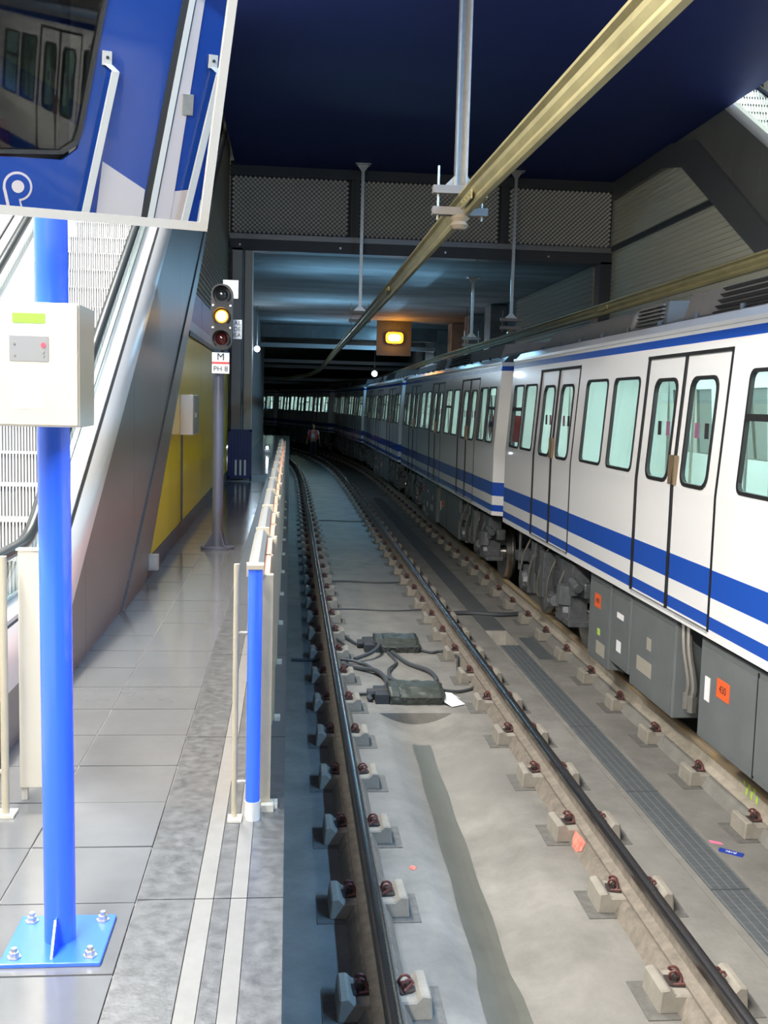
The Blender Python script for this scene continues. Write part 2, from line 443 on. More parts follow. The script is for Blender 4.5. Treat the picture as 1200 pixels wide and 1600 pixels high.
def lozenge_panel(x0, x1, z0, z1):
    b = MB(); dx, dz = .088, .082; r = 0; z = z0+dz*.5
    while z < z1-dz*.3:
        x = x0+dx*(.5 if r % 2 else 1)
        while x < x1-dx*.4:
            w, h = dx*.40, dz*.36
            b.add([(x-w, 20.0, z), (x, 20.02, z-h), (x+w, 20.0, z), (x, 19.965, z+h)], [(0, 1, 2), (0, 2, 3)])
            x += dx
        z += dz*.5*1.0; r += 1
    return b
for x0, x1 in ((-1.15, 1.08), (1.24, 3.94), (4.10, 6.13)):
    lozenge_panel(x0, x1, 5.67, 6.72).build('mesh_panel', 'mesh_metal', hd, fix=False, kind='stuff')
# portal columns
for n, x0, x1, y0, y1, m in (('column_portal_left', -1.13, -.93, 19.95, 20.2, 'trim_steel'), ('column_portal_inner', -.90, -.74, 20.0, 20.5, 'corrugated')):
    o = struct(MB().box(x0, x1, y0, y1, 1.05, 5.4).build(n, m)); 
    MB().box(x0-.0, x0+.02, y0-.03, y0, 1.05, 5.38).build('flange', 'trim_dark', o)
struct(MB().box(5.93, 6.15, 19.95, 20.3, BEDZ, 5.4).build('column_portal_right', 'trim_dark'))
# ---- right-hand infill wall under the right escalator, X = 6.15
def rz_low(y): return 4.63+(y-13.41)*-.62*-1     # underside line rises away from the camera
rw = struct(MB().box(6.25, 6.35, 2, 20.3, BEDZ, 4.2).build('wall_track_right', 'panel_dark'), 'dark wall behind the train on the right', 'wall')
poly = [(2.0, 4.0), (20.0, 4.0), (20.0, 6.58), (17.25, 6.58), (16.4, 6.42), (12.4, 4.0)]
b = MB(); z = 4.02; dz = .085
while z < 6.54:
    y0 = 12.4+(z-4.0)*(16.4-12.4)/(6.42-4.0) if z < 6.42 else 16.4+(z-6.42)*5.3
    if abs(z-5.64) > .05:
        b.prism([(6.15, z), (6.22, z), (6.22, z+dz), (6.18, z+dz)], 'y', max(y0, 2), 20.0)
    z += dz
ri = b.build('wall_infill_right', 'corrugated_right'); struct(ri, 'ribbed beige infill wall under the right escalator', 'wall')
MB().box(6.11, 6.22, 14.9, 20.0, 5.60, 5.68).build('rail_band', 'trim_dark', ri)
fr = []
b = MB()
b.prism([(11.4, 3.4), (16.4, 6.42), (17.25, 6.58), (20.0, 6.58), (20.0, 6.9), (16.9, 6.9), (15.9, 6.72), (10.8, 3.4)], 'x', 6.10, 6.2)
b.build('wall_infill_frame', 'trim_steel')['kind'] = 'structure'
# ---- tunnel beyond the header
tun = MB().box(-1.3, 6.2, 20.3, 40, 5.42, 5.7).build('ceiling_tunnel', 'tunnel'); struct(tun, 'stained concrete tunnel ceiling lit blue', 'ceiling')
struct(MB().box(-12, 9, 40, 90, 5.3, 5.7).build('ceiling_far_tunnel', 'tunnel_wall'))  # darker wall colour makes the far ceiling look unlit
struct(MB().box(-1.6, -1.15, 20.3, 46, 0, 5.6).build('wall_tunnel_left', 'tunnel_wall'))
struct(MB().box(6.0, 6.3, 20.3, 90, BEDZ, 5.6).build('wall_tunnel_right', 'tunnel_wall'))
struct(MB().box(-12, 9, 90, 90.3, BEDZ, 5.7).build('wall_tunnel_end', 'tunnel_wall'))
struct(MB().box(-12.3, -12, 44, 90, BEDZ, 5.7).build('wall_tunnel_far_left', 'tunnel_wall'))
struct(MB().box(-12, -1.6, 45.8, 46, BEDZ, 5.7).build('wall_tunnel_return', 'tunnel_wall'))
b = MB(); z = 3.9
while z < 5.35: b.prism([(5.93, z), (6.0, z), (6.0, z+.1), (5.97, z+.1)], 'y', 20.5, 27.5); z += .1
struct(b.build('wall_tunnel_ribs', 'corrugated'))
for i, y in enumerate((29, 32.5, 36, 39.5, 43)):
    struct(MB().box(5.55, 6.0, y, y+.9, BEDZ, 5.4).build('column_tunnel', 'tunnel'))
struct(MB().box(-1.15, 6.0, 39.6, 40.3, 4.95, 5.42).build('beam_tunnel_end', 'tunnel_wall'))
cb = None
for i, (y, z, r) in enumerate(((40, 4.68, .08), (45, 4.28, .07), (47.5, 4.14, .07), (56, 3.75, .08), (62, 3.65, .07))):
    o = MB().box(-1.4 if y < 46 else -9, 6.0, y, y+.12, z-r, z+r).build('cross_beam', 'beam_grey')
    tag(o, ('grey steel beam spanning the tunnel, nearest and highest of the row', 'grey steel beam spanning the tunnel, second of the row', 'grey steel beam spanning the tunnel, third and palest of the row',
        'grey steel beam spanning the tunnel, fourth of the row', 'grey steel beam spanning the tunnel, deepest of the row')[i], 'beam', 'beams across the tunnel')
# ---- left wall: yellow panels, band, ribbed cladding (X = -1.17)
XL = -1.17
def A(y): return 1.02+(y-7.37)*.555
def B(y): return 1.19+(y-8.7)*.63
lw = struct(MB().box(XL-.22, XL-.03, 12.0, 20.0, 1.05, 7.6).build('wall_platform_left', 'trim_dark'), 'platform side wall below the escalator', 'wall')
struct(MB().prism([(7.3, 1.05), (20.0, 1.05), (20.0, 1.22), (7.7, 1.22)], 'x', XL-.02, XL+.006).build('baseboard_left', 'skirting'))
seams = [8.7, 11.3, 13.9, 16.5, 19.1, 20.0]
for i in range(5):
    p = [(seams[i]+.008, 1.225), (seams[i+1]-.008, 1.225), (seams[i+1]-.008, 3.28), (seams[i]+.008, 3.28)]
    p = clip_below(p, lambda q: B(q[0])-q[1])
    if len(p) > 2: MB().prism(p, 'x', XL-.03, XL).build('yellow_panel', 'yellow', lw)
p = clip_below([(7.0, 1.05), (22, 1.05), (22, 7.6), (7.0, 7.6)], lambda q: A(q[0])-q[1]); p = clip_below(p, lambda q: q[1]-B(q[0]))
b = MB()
q = [((7.40, 1.05), (8.5, 1.05)), ((7.7, 1.203), (8.72, 1.2)), ((9.43, 2.163), (10.0, 2.009)), ((12.4, 3.81), (12.05, 3.3)), ((14.5, 4.977), (14.6, 4.90)), ((19.0, 7.47), (19.1, 7.4))]
for i in range(len(q)-1): b.prism([q[i][0], q[i][1], q[i+1][1], q[i+1][0]], 'x', XL-.03, XL+.018)
b.build('edge_strip', 'steel_strip', lw)
MB().prism([(12.0, 3.28), (20, 3.28), (20, 3.34), (12.1, 3.34)], 'x', XL-.03, XL+.03).build('ledge', 'trim_dark', lw)
for (z0, z1, m, n) in ((3.34, 3.48, 'pale_blue', 'pale_band'), (3.48, 3.86, 'purple', 'purple_band')):
    for ya, yb in ((12.0, 14.0), (14.0, 16.2), (16.2, 20.0)):
        p = clip_below([(ya+.01, z0), (yb-.01, z0), (yb-.01, z1), (ya+.01, z1)], lambda q: A(q[0])-q[1])
        if len(p) > 2: MB().prism(p, 'x', XL-.03, XL-.005).build(n, m, lw)
b = MB(); z = 3.87; dz = .075
while z < 7.5:
    y0 = 7.37+(z-1.02)/.555
    if y0 < 19.8: b.prism([(XL-.04, z), (XL+.0, z), (XL-.03, z+dz)], 'y', y0, 20.0)
    z += dz
b.build('ribbed_cladding', 'corrugated', lw)
# ================================================================== ESCALATORS
def E(y): return 1.3 if y < 5.35 else 1.3+.585*(y-5.5) if y > 5.8 else 1.3+.585*(.3)*((y-5.35)/.45)**2
def make_escalator(XR, name, label, mirrored=False, ytop=16.5, loc=None):
    """right balustrade outer face at XR; steps run up along +Y; built in world coordinates"""
    t = thing(name, label, 'escalator', (XR-.65, 4.2, 1.05))
    py = [3.95, 4.6, 5.3, 5.4, 5.5, 5.6, 5.7, 5.8]+[5.9+.53*i for i in range(21)]
    def run(prof, nm, m, closed=True, pts=py, smooth=True, side=1):
        b = MB(); o = 0; n = len(prof)
        for y in pts:
            for (u, d) in prof: b.v.append((XR-(0 if side == 1 else 1.3)+u*side, y, E(y)+d))
        for i in range(len(pts)-1):
            for k in range(n if closed else n-1):
                a = i*n+k; c = i*n+(k+1) % n; b.f.append((a, c, c+n, a+n)); b.mi.append(0)
        if closed:
            b.f.append(tuple(range(n))); b.mi.append(0); e = (len(pts)-1)*n; b.f.append(tuple(e+k for k in range(n))); b.mi.append(0)
        return b.build(nm, m, t, smooth=smooth)
    # side cladding: outer plate from the deck edge down to the sloping lower border (or the floor)
    joints = [3.95, 6.1, 8.0, 9.6, 11.2, 12.8, 14.4, 16.4]
    for side in (1, -1):
        xo = XR if side == 1 else XR-1.3
        for i in range(len(joints)-1):
            ya, yb = joints[i]+.003, joints[i+1]-.003; n = 6; b = MB(); top = []; bot = []
            yy = sorted(set([ya+(yb-ya)*k/n for k in range(n+1)]+([7.42] if ya < 7.42 < yb else [])))
            for y in yy: top.append((y, E(y)+.005)); bot.append((y, max(1.05, A(y))))
            b.prism(bot+top[::-1], 'x', xo, xo-.02*side)
            b.build('cladding_panel', 'steel', t)
        run([(0, 0), (-.002, .06), (-.012, .13), (-.03, .19), (-.055, .235), (-.06, .2), (-.05, .0)], 'rolled_edge', 'steel_deck', side=side)
        run([(-.058, .20), (-.07, .235), (-.068, .20)], 'seam', 'rubber', side=side)
        run([(-.072, .20), (-.074, .255), (-.10, .272), (-.165, .275), (-.17, .24)], 'deck', 'steel_deck', side=side)
        run([(-.172, .24), (-.172, .275), (-.20, .275), (-.22, -.5), (-.2, -.5)], 'inner_skirt', 'steel_deck', side=side)
        run([(-.18, .27), (-.18, .455), (-.19, .455), (-.19, .27)], 'glass_panel', 'clear_glass', side=side)
        # handrail with the newel return
        hx = XR-.185 if side == 1 else XR-1.3+.185
        path = [(hx, y, E(y)+.50) for y in py]
        start = [(hx, 4.35, 1.32), (hx, 4.05, 1.32), (hx, 3.86, 1.40), (hx, 3.78, 1.56), (hx, 3.84, 1.71), (hx, 4.0, 1.79)]
        path = [q for q in path if q[1] > 4.2]
        b = MB(); pr = [(-.04, 0), (-.035, .022), (0, .03), (.035, .022), (.04, 0), (.03, -.022), (-.03, -.022)]
        b.tube(start+path, .036, 10)
        b.build('handrail', 'handrail', t, smooth=True)
        MB().prism([(3.9, 1.36), (4.3, 1.36), (4.3, 1.76), (4.05, 1.76), (3.9, 1.66), (3.84, 1.55)], 'x', hx-.006, hx+.006).build('newel_glass', 'clear_glass', t)
    # steps
    x0, x1 = XR-1.3+.215, XR-.215
    MB().box(x0, x1, 3.95, 5.45, 1.03, 1.06).build('comb_plate', 'steel', t)
    b = MB().box(x0, x1, 0, .355, -.03, 0)
    n = 40; w = (x1-x0)/n
    for k in range(n):
        b.box(x0+k*w+w*.2, x0+k*w+w*.8, -.006, .0, -.2, 0.0)
    b.box(x0, x1, .0, .02, -.2, -.0, 1)
    for k in range(n): b.box(x0+k*w+w*.2, x0+k*w+w*.8, .0, .34, .0, .004)
    st = b.build('step', ['tread', 'tread_dark'], None); st.parent = t
    off = WLOC[t.name]; first = True
    y = 5.45; k = 0
    while y < 15.6:
        z = max(1.062, 1.3+.585*(y+.2-5.5)-.45)
        if y < 5.6: z = 1.062
        o = st if first else st.copy()
        if not first: COL.objects.link(o); o.parent = t
        first = False
        o.location = Vector((0, y, z))-off
        y += .345; k += 1
    # truss bottom closing the underside
    b = MB(); prof = [(7.5, 1.05), (16.4, A(16.4)), (16.4, A(16.4)+.1), (7.4, 1.06)]
    b.prism(prof, 'x', XR-1.28, XR-.03); b.build('underside', 'trim_dark', t)
    return t
make_escalator(XL, 'escalator', 'steel clad escalator rising behind the blue pole on the left')
# second unit further left
e2 = make_escalator(XL-1.33, 'escalator', 'pale escalator beside the first, seen past the mirror corner at the left edge')
# right-hand escalator: same slope, above the ribbed infill
def make_right():
    t = thing('escalator', 'escalator high on the right, pale steps above dark panels', 'escalator', (6.8, 8, 3.4))
    def R(y): return 6.02+(y-13.42)*.60
    js = [5.0, 8.0, 9.4, 10.8, 12.2, 13.6, 14.6, 15.4, 16.2, 17.2, 18.6, 20]
    for i in range(len(js)-1):
        ya, yb = js[i]+.006, js[i+1]-.006
        lo = lambda y: 4.75+(y-13.41)*.605 if y < 16.6 else 6.68
        b = MB().prism([(ya, lo(ya)), (yb, lo(yb)), (yb, max(R(yb), lo(yb)+.02)), (ya, max(R(ya), lo(ya)+.02))], 'x', 6.16, 6.2)
        b.build('cladding_panel', 'panel_dark', t)
    ys_ = [5+i*1.0 for i in range(12)]
    b = MB(); pr = [(6.14, 0), (6.15, .07), (6.19, .13), (6.27, .14), (6.27, 0)]
    for y in ys_:
        for u, d in pr: b.v.append((u, y, R(y)+d))
    n = len(pr)
    for i in range(len(ys_)-1):
        for k in range(n): a = i*n+k; c = i*n+(k+1) % n; b.f.append((a, c, c+n, a+n)); b.mi.append(0)
    b.build('deck', 'steel_deck', t, smooth=True)
    b = MB()
    for i in range(len(ys_)-1):
        y0_, y1_ = ys_[i], ys_[i+1]
        b.add([(6.30, y0_, R(y0_)+.12), (6.30, y1_, R(y1_)+.12), (6.30, y1_, R(y1_)+.5), (6.30, y0_, R(y0_)+.5)], [(0, 1, 2, 3)])
    b.build('glass_panel', 'clear_glass', t, fix=False)
    MB().tube([(6.30, y, R(y)+.53) for y in ys_], .036, 8).build('handrail', 'handrail', t, smooth=True)
    MB().tube([(7.25, y, R(y)+.53) for y in ys_], .036, 8).build('handrail', 'handrail', t, smooth=True)
    b = MB()
    b.box(6.4, 7.15, 0, .36, -.03, 0); b.box(6.4, 7.15, 0, .02, -.21, 0)
    for k in range(18): b.box(6.4+k*.0417+.01, 6.4+k*.0417+.03, -.008, 0, -.2, 0)
    st = b.build('step', ['tread'], None); st.parent = t; off = WLOC[t.name]; y = 6.0; first = True
    while y < 16:
        o = st if first else st.copy()
        if not first: COL.objects.link(o); o.parent = t
        first = False
        o.location = Vector((0, y, R(y)-.1+.1))-off; y += .34
    b = MB()
    for i in range(len(ys_)-1):
        y0_, y1_ = ys_[i], ys_[i+1]
        b.prism([(y0_, R(y0_)-.9), (y1_, R(y1_)-.9), (y1_, R(y1_)+.25), (y0_, R(y0_)+.25)], 'x', 7.2, 7.3)
    b.build('far_balustrade', 'steel_deck', t)
make_right()
# ================================================================== TRACK
def track_path(x, z, y0=-4, y1=72):
    ysx = [y0, 5, 12, 20, 28]+[28+2*i for i in range(1, int((y1-28)/2)+1)]
    return [(x+curve_x(y), y, z) for y in ysx]
RAILP = [(-.07, -.15), (.07, -.15), (.07, -.138), (.018, -.118), (.012, -.05), (.036, -.036), (.036, -.008), (.028, -.001), (.012, .002), (-.012, .002), (-.028, -.001), (-.036, -.008), (-.036, -.036), (-.012, -.05), (-.018, -.118), (-.07, -.138)]
#       face k joins point k and k+1
RAIL_MI = [0, 0, 0, 0, 0, 1, 1, 1, 1, 1, 1, 1, 0, 0, 0, 0]
def clip_mesh():
    b = MB(); pts = []
    for i in range(25):
        a = 2*math.pi*1.75*i/24+.6; pts.append((.030*math.cos(a), -.045+.09*i/24, .040+.034*math.sin(a)))
    b.tube([(-.03, -.05, .02)]+pts+[(-.045, .05, .02)], .0085, 6)
    b.box(-.05, .05, -.055, .055, 0, .012, 1)
    b.lathe([(.017, .010), (.017, .04), (.010, .046)], (0, 0, 0), 'z', 6, 1)
    return b
clip_src = clip_mesh().build('rail_clip', ['clip', 'clip_plate'], None, smooth=True)
def block_mesh():
    b = MB()
    # across the rail (x), symmetrical; shoulders at both ends, seats beside the rail
    pr = [(-.222, 0), (-.212, .118), (-.17, .123), (-.14, .092), (.14, .092), (.17, .123), (.212, .118), (.222, 0)]
    b.prism(pr, 'y', -.115, .115)
    return b
blk_src = block_mesh().build('rail_block', 'block', None)
bv = blk_src.modifiers.new('bevel', 'BEVEL'); bv.width = .008; bv.segments = 1
pad_src = MB().box(-.285, .285, -.165, .165, 0, .006).build('block_pad', 'pad', None)
rail_defs = [(.48, 'first rail beside the platform, dark head and tan web', 'rail_head', 'rail_web'),
             (1.99, 'second rail, the right rail of the empty track in the middle', 'rail_head', 'rail_web'),
             (3.27, 'third rail with rusty yellow top running beside the train', 'rail_rust', 'rail_flank'),
             (4.78, 'rail hidden under the far side of the train', 'rail_head', 'rail_web')]
used = False
for ri_, (x, lab, mh, mw) in enumerate(rail_defs):
    r = thing('rail', lab, 'rail', (x, 3, -.15))
    MB().sweep(RAILP, track_path(x, 0), mis=RAIL_MI).build('rail_bar', [mw, mh], r, smooth=True)
    y = 2.65; k = 0
    # levelling grout strip beneath
    MB().sweep([(-.13, -.25), (.13, -.25), (.085, -.165), (-.085, -.165)], track_path(x, 0)).build('grout_strip', 'rail_web' if ri_ < 2 else 'concrete', r)
    while y < (58 if ri_ < 3 else 20):
        xx = x+curve_x(y)
        if not used:
            blk = blk_src; blk.parent = r; WLOC[blk.name] = Vector((xx, y, BEDZ)); blk.location = Vector((xx, y, BEDZ))-WLOC[r.name]
        else:
            blk = inst(blk_src, r, (xx, y, BEDZ))
        blk.rotation_euler = (0, 0, random.uniform(-.03, .03))
        if y < 24: 
            p = inst(pad_src, r, (xx, y, BEDZ-.001))
        for s in (-1, 1):
            c = clip_src if not used else clip_src.copy()
            if used: COL.objects.link(c)
            c.parent = blk; c.location = (s*.105, 0, .092); c.scale = (.85, .85, .85); c.rotation_euler = (0, 0, (0 if s == 1 else math.pi)+random.uniform(-.35, .35))
            used = True
        y += .957 if y < 30 else 1.1; k += 1
bpy.data.objects.remove(pad_src)
# paint marks
def patch(name, pts, m, label, cat):
    b = MB(); n = len(pts); b.add([Vector(p) for p in pts]+[Vector(p)+Vector((.001, 0, .004)) for p in pts], [tuple(range(n, 2*n)), tuple(range(n-1, -1, -1))]+[(i, (i+1) % n, (i+1) % n+n, i+n) for i in range(n)])
    tag(b.build(name, m), label, cat)
patch('paint_mark', [(1.862, 6.20, -.24), (1.880, 6.13, -.205), (1.906, 6.15, -.162), (1.906, 6.24, -.162), (1.900, 6.36, -.17), (1.875, 6.33, -.214), (1.862, 6.28, -.24)], 'red_paint', 'bright red paint splash at the foot of the middle rail', 'paint mark')
t = thing('paint_mark', 'lime green paint dabs on the rusty rail', 'paint mark', (3.23, 6.7, -.1))
b = MB()
for i, (y, w) in enumerate(((6.62, .03), (6.70, .035), (6.78, .03))):
    P = [(3.2325, y, -.004), (3.2325, y+w, -.004), (3.2325, y+w, -.036), (3.2325, y, -.036), (3.256, y, -.052), (3.256, y+w, -.052), (3.250, y+w, -.112), (3.250, y, -.112)]
    b.add(P, [(0, 1, 2, 3), (3, 2, 5, 4), (4, 5, 6, 7)])
b.build('dab', 'lime', t, fix=False)
# ---- cable duct cover: steel grating strips then concrete lids
y = 1.0
for i in range(7):
    L = 1.55
    if y+L > 11.9: L = 11.85-y
    t = thing('floor_grating', ('steel duct grating beside the middle rail, nearest of the row', 'steel duct grating at the frame edge, second of the row', 'steel duct grating, third of the row counted from the front',
              'steel duct grating level with the blue card, fourth of the row', 'steel duct grating beyond the first joint, fifth of the row', 'steel duct grating, sixth of the row counted from the front', 'steel duct grating ending at the open pit')[i], 'grating', (2.64, y, BEDZ), 'duct gratings between the tracks')
    MB().box(2.525, 2.765, y+.006, y+L-.006, BEDZ+.001, BEDZ+.014).build('plate', 'grate', t)
    b = MB()
    for k in range(5): x = 2.535+k*.055; b.box(x-.0025, x+.0025, y+.01, y+L-.01, BEDZ+.014, BEDZ+.0165)
    b.build('rib', 'grate_line', t)
    b = MB(); q = y+.03
    while q < y+L-.02: b.box(2.53, 2.76, q, q+.006, BEDZ+.013, BEDZ+.0155); q += .05
    b.build('cross_bar', 'grate', t, kind='stuff')
    y += L
    if y > 11.7: break
b = MB().box(2.48, 2.525, 1, 11.86, BEDZ, BEDZ+.008); b.box(2.765, 2.80, 1, 11.86, BEDZ, BEDZ+.008)
b.build('trim_duct_kerb', 'concrete')['kind'] = 'structure'
y = 12.7; i = 0
lid = MB().box(2.50, 2.77, .01, .99, 0, .012)
li = None
while y < 30:
    if li is None: li = lid.build('duct_lid', 'dark_grey', bedo); li.location = (0, y, BEDZ)
    else: inst(li, bedo, (0, y, BEDZ))
    y += 1.0
tag(MB().box(2.84, 3.02, 11.2, 12.25, BEDZ, BEDZ+.012).build('steel_cover', 'grate'), 'flat grey steel cover plate between duct pit and rusty rail', 'plate')
# ---- half-round end slab of the drain is the vertical face at Y = 9.2; cabled boxes on the slab
DTEX = bpy.data.textures.new('lumps', 'CLOUDS'); DTEX.noise_scale = .09
def lump(o):
    m = o.modifiers.new('sub', 'SUBSURF'); m.subdivision_type = 'SIMPLE'; m.levels = m.render_levels = 4
    d = o.modifiers.new('disp', 'DISPLACE'); d.texture = DTEX; d.strength = .035; d.texture_coords = 'GLOBAL'
    o.data.polygons.foreach_set('use_smooth', [True]*len(o.data.polygons))
def cabled_box(x0, x1, y0, y1, h, label):
    t = thing('junction_box', label, 'box', ((x0+x1)/2, (y0+y1)/2, BEDZ))
    w = y1-y0
    b = MB().prism([(y0, BEDZ), (y1, BEDZ), (y1, BEDZ+h*.7), (y1-w*.25, BEDZ+h), (y0+w*.3, BEDZ+h*.95), (y0, BEDZ+h*.55)], 'x', x0, x1)
    lump(b.build('housing', 'box_green', t))
    b = MB().prism([(y0-.02, BEDZ+h*.5), (y0+w*.3, BEDZ+h*.97), (y1-w*.25, BEDZ+h*1.03), (y1+.01, BEDZ+h*.72), (y1+.01, BEDZ+h*.66), (y0-.02, BEDZ+h*.44)], 'x', x0+.09, x1-.02)
    lump(b.build('lid', 'box_green', t))
    b = MB()
    for k in range(4): b.cyl((x0+.14+k*(x1-x0-.2)/3, y0-.005, BEDZ+h*.4), (x0+.14+k*(x1-x0-.2)/3, y0-.03, BEDZ+h*.4), .017, 8)
    b.build('bolt', 'under', t)
    b = MB().box(x0-.13, x0, y0+.02, y1-.05, BEDZ, BEDZ+h*.6).cyl((x0-.2, (y0+y1)/2, BEDZ+h*.35), (x0, (y0+y1)/2, BEDZ+h*.35), .05, 10)
    b.build('cable_gland', 'under', t)
    return t
cabled_box(.98, 1.50, 9.46, 9.86, .15, 'dark green cabled box with a crumpled lid, nearer of the two between the rails')
cabled_box(1.02, 1.52, 11.5, 12.0, .14, 'dark cabled box, farther of the two between the rails')
MB_ = MB
def bez(p, n=8):
    # Catmull-Rom through points
    P = [Vector(q) for q in p]; P = [P[0]*2-P[1]]+P+[P[-1]*2-P[-2]]; out = []
    for i in range(1, len(P)-2):
        for k in range(n):
            t = k/n; a, b_, c, d = P[i-1], P[i], P[i+1], P[i+2]
            out.append(.5*((2*b_)+(c-a)*t+(2*a-5*b_+4*c-d)*t*t+(3*b_-a-3*c+d)*t**3))
    out.append(P[-2]); return out
z_ = BEDZ+.02
cables = [
 ([(.60, 10.9, z_), (.75, 10.75, z_), (.95, 10.5, z_+.03), (1.02, 10.15, z_), (.92, 9.85, z_), (.8, 9.6, z_+.02), (.82, 9.55, z_)], .024, 'thick grey cable looping from the first rail down to the nearer box'),
 ([(.06, 11.1, z_), (.3, 11.08, z_), (.6, 11.0, z_+.03), (.85, 10.9, z_), (1.0, 10.45, z_), (1.2, 10.1, z_), (1.35, 9.9, z_)], .018, 'grey cable from the platform edge across to the nearer box'),
 ([(1.15, 11.45, z_), (1.2, 11.0, z_), (1.08, 10.6, z_+.02), (1.1, 10.3, z_), (1.3, 10.0, z_)], .016, 'cable from the farther box bending down towards the nearer one'),
 ([(1.2, 11.45, z_), (1.32, 10.95, z_), (1.5, 10.6, z_+.01), (1.54, 10.3, z_), (1.45, 10.0, z_)], .024, 'thick cable making the wide right loop between the two boxes'),
 ([(.60, 12.6, z_), (.72, 12.1, z_+.02), (.85, 11.8, z_), (.98, 11.75, z_+.03)], .015, 'thin cable from the first rail to the farther box'),
 ([(1.5, 11.6, z_), (1.65, 11.45, z_), (1.75, 11.5, z_), (1.85, 11.3, z_+.04), (1.93, 10.7, z_+.03), (1.93, 10.2, z_+.03), (1.88, 10.0, z_), (1.7, 9.85, z_), (1.5, 9.8, z_+.03)], .015, 'black cable looping out along the middle rail to the nearer box'),
 ([(1.88, 11.0, z_+.06), (1.82, 10.6, z_+.02), (1.9, 10.3, z_), (1.93, 10.05, z_+.04)], .012, 'thin cable bundle tied along the foot of the middle rail'),
 ([(1.86, 10.9, z_+.06), (1.80, 10.5, z_+.02), (1.87, 10.2, z_), (1.92, 9.95, z_+.04)], .010, 'second thin cable tied along the middle rail'),
 ([(.60, 12.1, z_), (.68, 11.6, z_+.03), (.66, 11.0, z_), (.6, 10.6, z_+.02)], .013, 'thin dark cable curling beside the first rail'),
 ([(.62, 9.75, z_), (.9, 9.78, z_), (1.0, 9.75, z_+.02)], .013, 'short straight cable entering the nearer box'),
 ([(.75, 11.05, z_+.02), (.95, 11.2, z_+.06), (1.05, 11.45, z_+.09), (1.0, 11.7, z_+.05)], .022, 'short thick hose at the corner of the farther box'),
]
for p, r, lab in cables: tag(MB().tube(bez(p), r, 8).build('cable', 'cable', None, smooth=True), lab, 'cable')
# litter
def flat(name, poly, z, m, label, cat, h=.004, crumple=0):
    b = MB(); b.prism(poly, 'z', z, z+h); o = b.build(name, m); tag(o, label, cat)
flat('card', [(2.80, 6.20), (2.92, 6.10), (2.955, 6.15), (2.835, 6.25)], BEDZ, 'card_blue', 'small dark blue card lying beside the duct grating', 'card')
text('card', (2.878, 6.175, BEDZ+.005), (0, 0, -.7), .04, 'paper', bpy.data.objects['card'], name='print')
flat('wrapper', [(2.78, 6.33), (2.88, 6.30), (2.87, 6.33), (2.80, 6.37)], BEDZ, 'pink', 'scrap of pink wrapper beside the blue card', 'litter')
b = MB().add([(1.50, 9.45, -.22), (1.58, 9.55, -.16), (1.68, 9.60, -.23), (1.62, 9.5, -.19), (1.70, 9.45, -.24), (1.56, 9.36, -.24), (1.5, 9.55, -.15)], [(0, 5, 3, 1), (1, 3, 2), (3, 5, 4), (0, 1, 6)])
b.add([(1.50, 9.45, -.25), (1.70, 9.45, -.25), (1.60, 9.6, -.25)], [(0, 1, 2)])
tag(b.build('crumpled_paper', 'paper', fix=False), 'crumpled white paper caught on the nearer cabled box', 'litter')
flat('scrap', [(.77, 6.02), (.80, 5.99), (.82, 6.03), (.79, 6.06)], BEDZ, 'red_paint', 'tiny red scrap on the slab near the first rail', 'litter')
# ================================================================== TRAIN
FX = -1.15     # side face in car coordinates (centre line x = 0)
Lc = 12.17
def lean(z): return 0.0 if z < 2.0 else .075*(z-2.0)/1.1
BANDS = [(1.03, 1.09, 0), (1.09, 1.18, 1), (1.18, 1.31, 0), (1.31, 1.50, 1), (1.50, 3.07, 0), (3.07, 3.135, 1), (3.135, 3.19, 0)]
def band_mi(z):
    for a, c, m in BANDS:
        if a <= z < c: return m
    return 0
def side_grid(b, y0, y1, z0, z1, holes, off=0.0, sgn=1, yc=()):
    zs = sorted(set([z0, z1, 2.0]+[q for a, c, m in BANDS for q in (a, c)]+[h[2] for h in holes]+[h[3] for h in holes])); zs = [z for z in zs if z0 <= z <= z1]
    yv = sorted(set([y0, y1]+[h[0] for h in holes]+[h[1] for h in holes])); yv = [y for y in yv if y0 <= y <= y1]
    for i in range(len(yv)-1):
        for j in range(len(zs)-1):
            ym, zm = (yv[i]+yv[i+1])/2, (zs[j]+zs[j+1])/2
            if any(h[0] < ym < h[1] and h[2] < zm < h[3] for h in holes): continue
            P = [(sgn*(FX+lean(z)+off), y, z) for (y, z) in ((yv[i], zs[j]), (yv[i+1], zs[j]), (yv[i+1], zs[j+1]), (yv[i], zs[j+1]))]
            b.add(P, [(0, 1, 2, 3)], band_mi(zm))
def rrect(y0, y1, z0, z1, r, n=4):
    p = []
    for cy, cz, a0 in ((y1-r, z1-r, 0), (y0+r, z1-r, 90), (y0+r, z0+r, 180), (y1-r, z0+r, 270)):
        for k in range(n+1):
            a = math.radians(a0+90*k/n); p.append((cy+r*math.cos(a), cz+r*math.sin(a)))
    return p
def ring(y0, y1, z0, z1, w, r, off, th, sgn=1):
    b = MB(); o = rrect(y0-w, y1+w, z0-w, z1+w, r+w*.6); i_ = rrect(y0, y1, z0, z1, r); n = len(o)
    def X(z, d): return sgn*(FX+lean(z)+off+d)
    v = [(X(z, -th), y, z) for y, z in o]+[(X(z, -th), y, z) for y, z in i_]+[(X(z, .02), y, z) for y, z in o]+[(X(z, .02), y, z) for y, z in i_]
    f = []
    for k in range(n):
        q = (k+1) % n
        f += [(k, q, q+n, k+n), (k, k+2*n, q+2*n, q), (k+n, q+n, q+3*n, k+3*n)]
    return b.add(v, f)
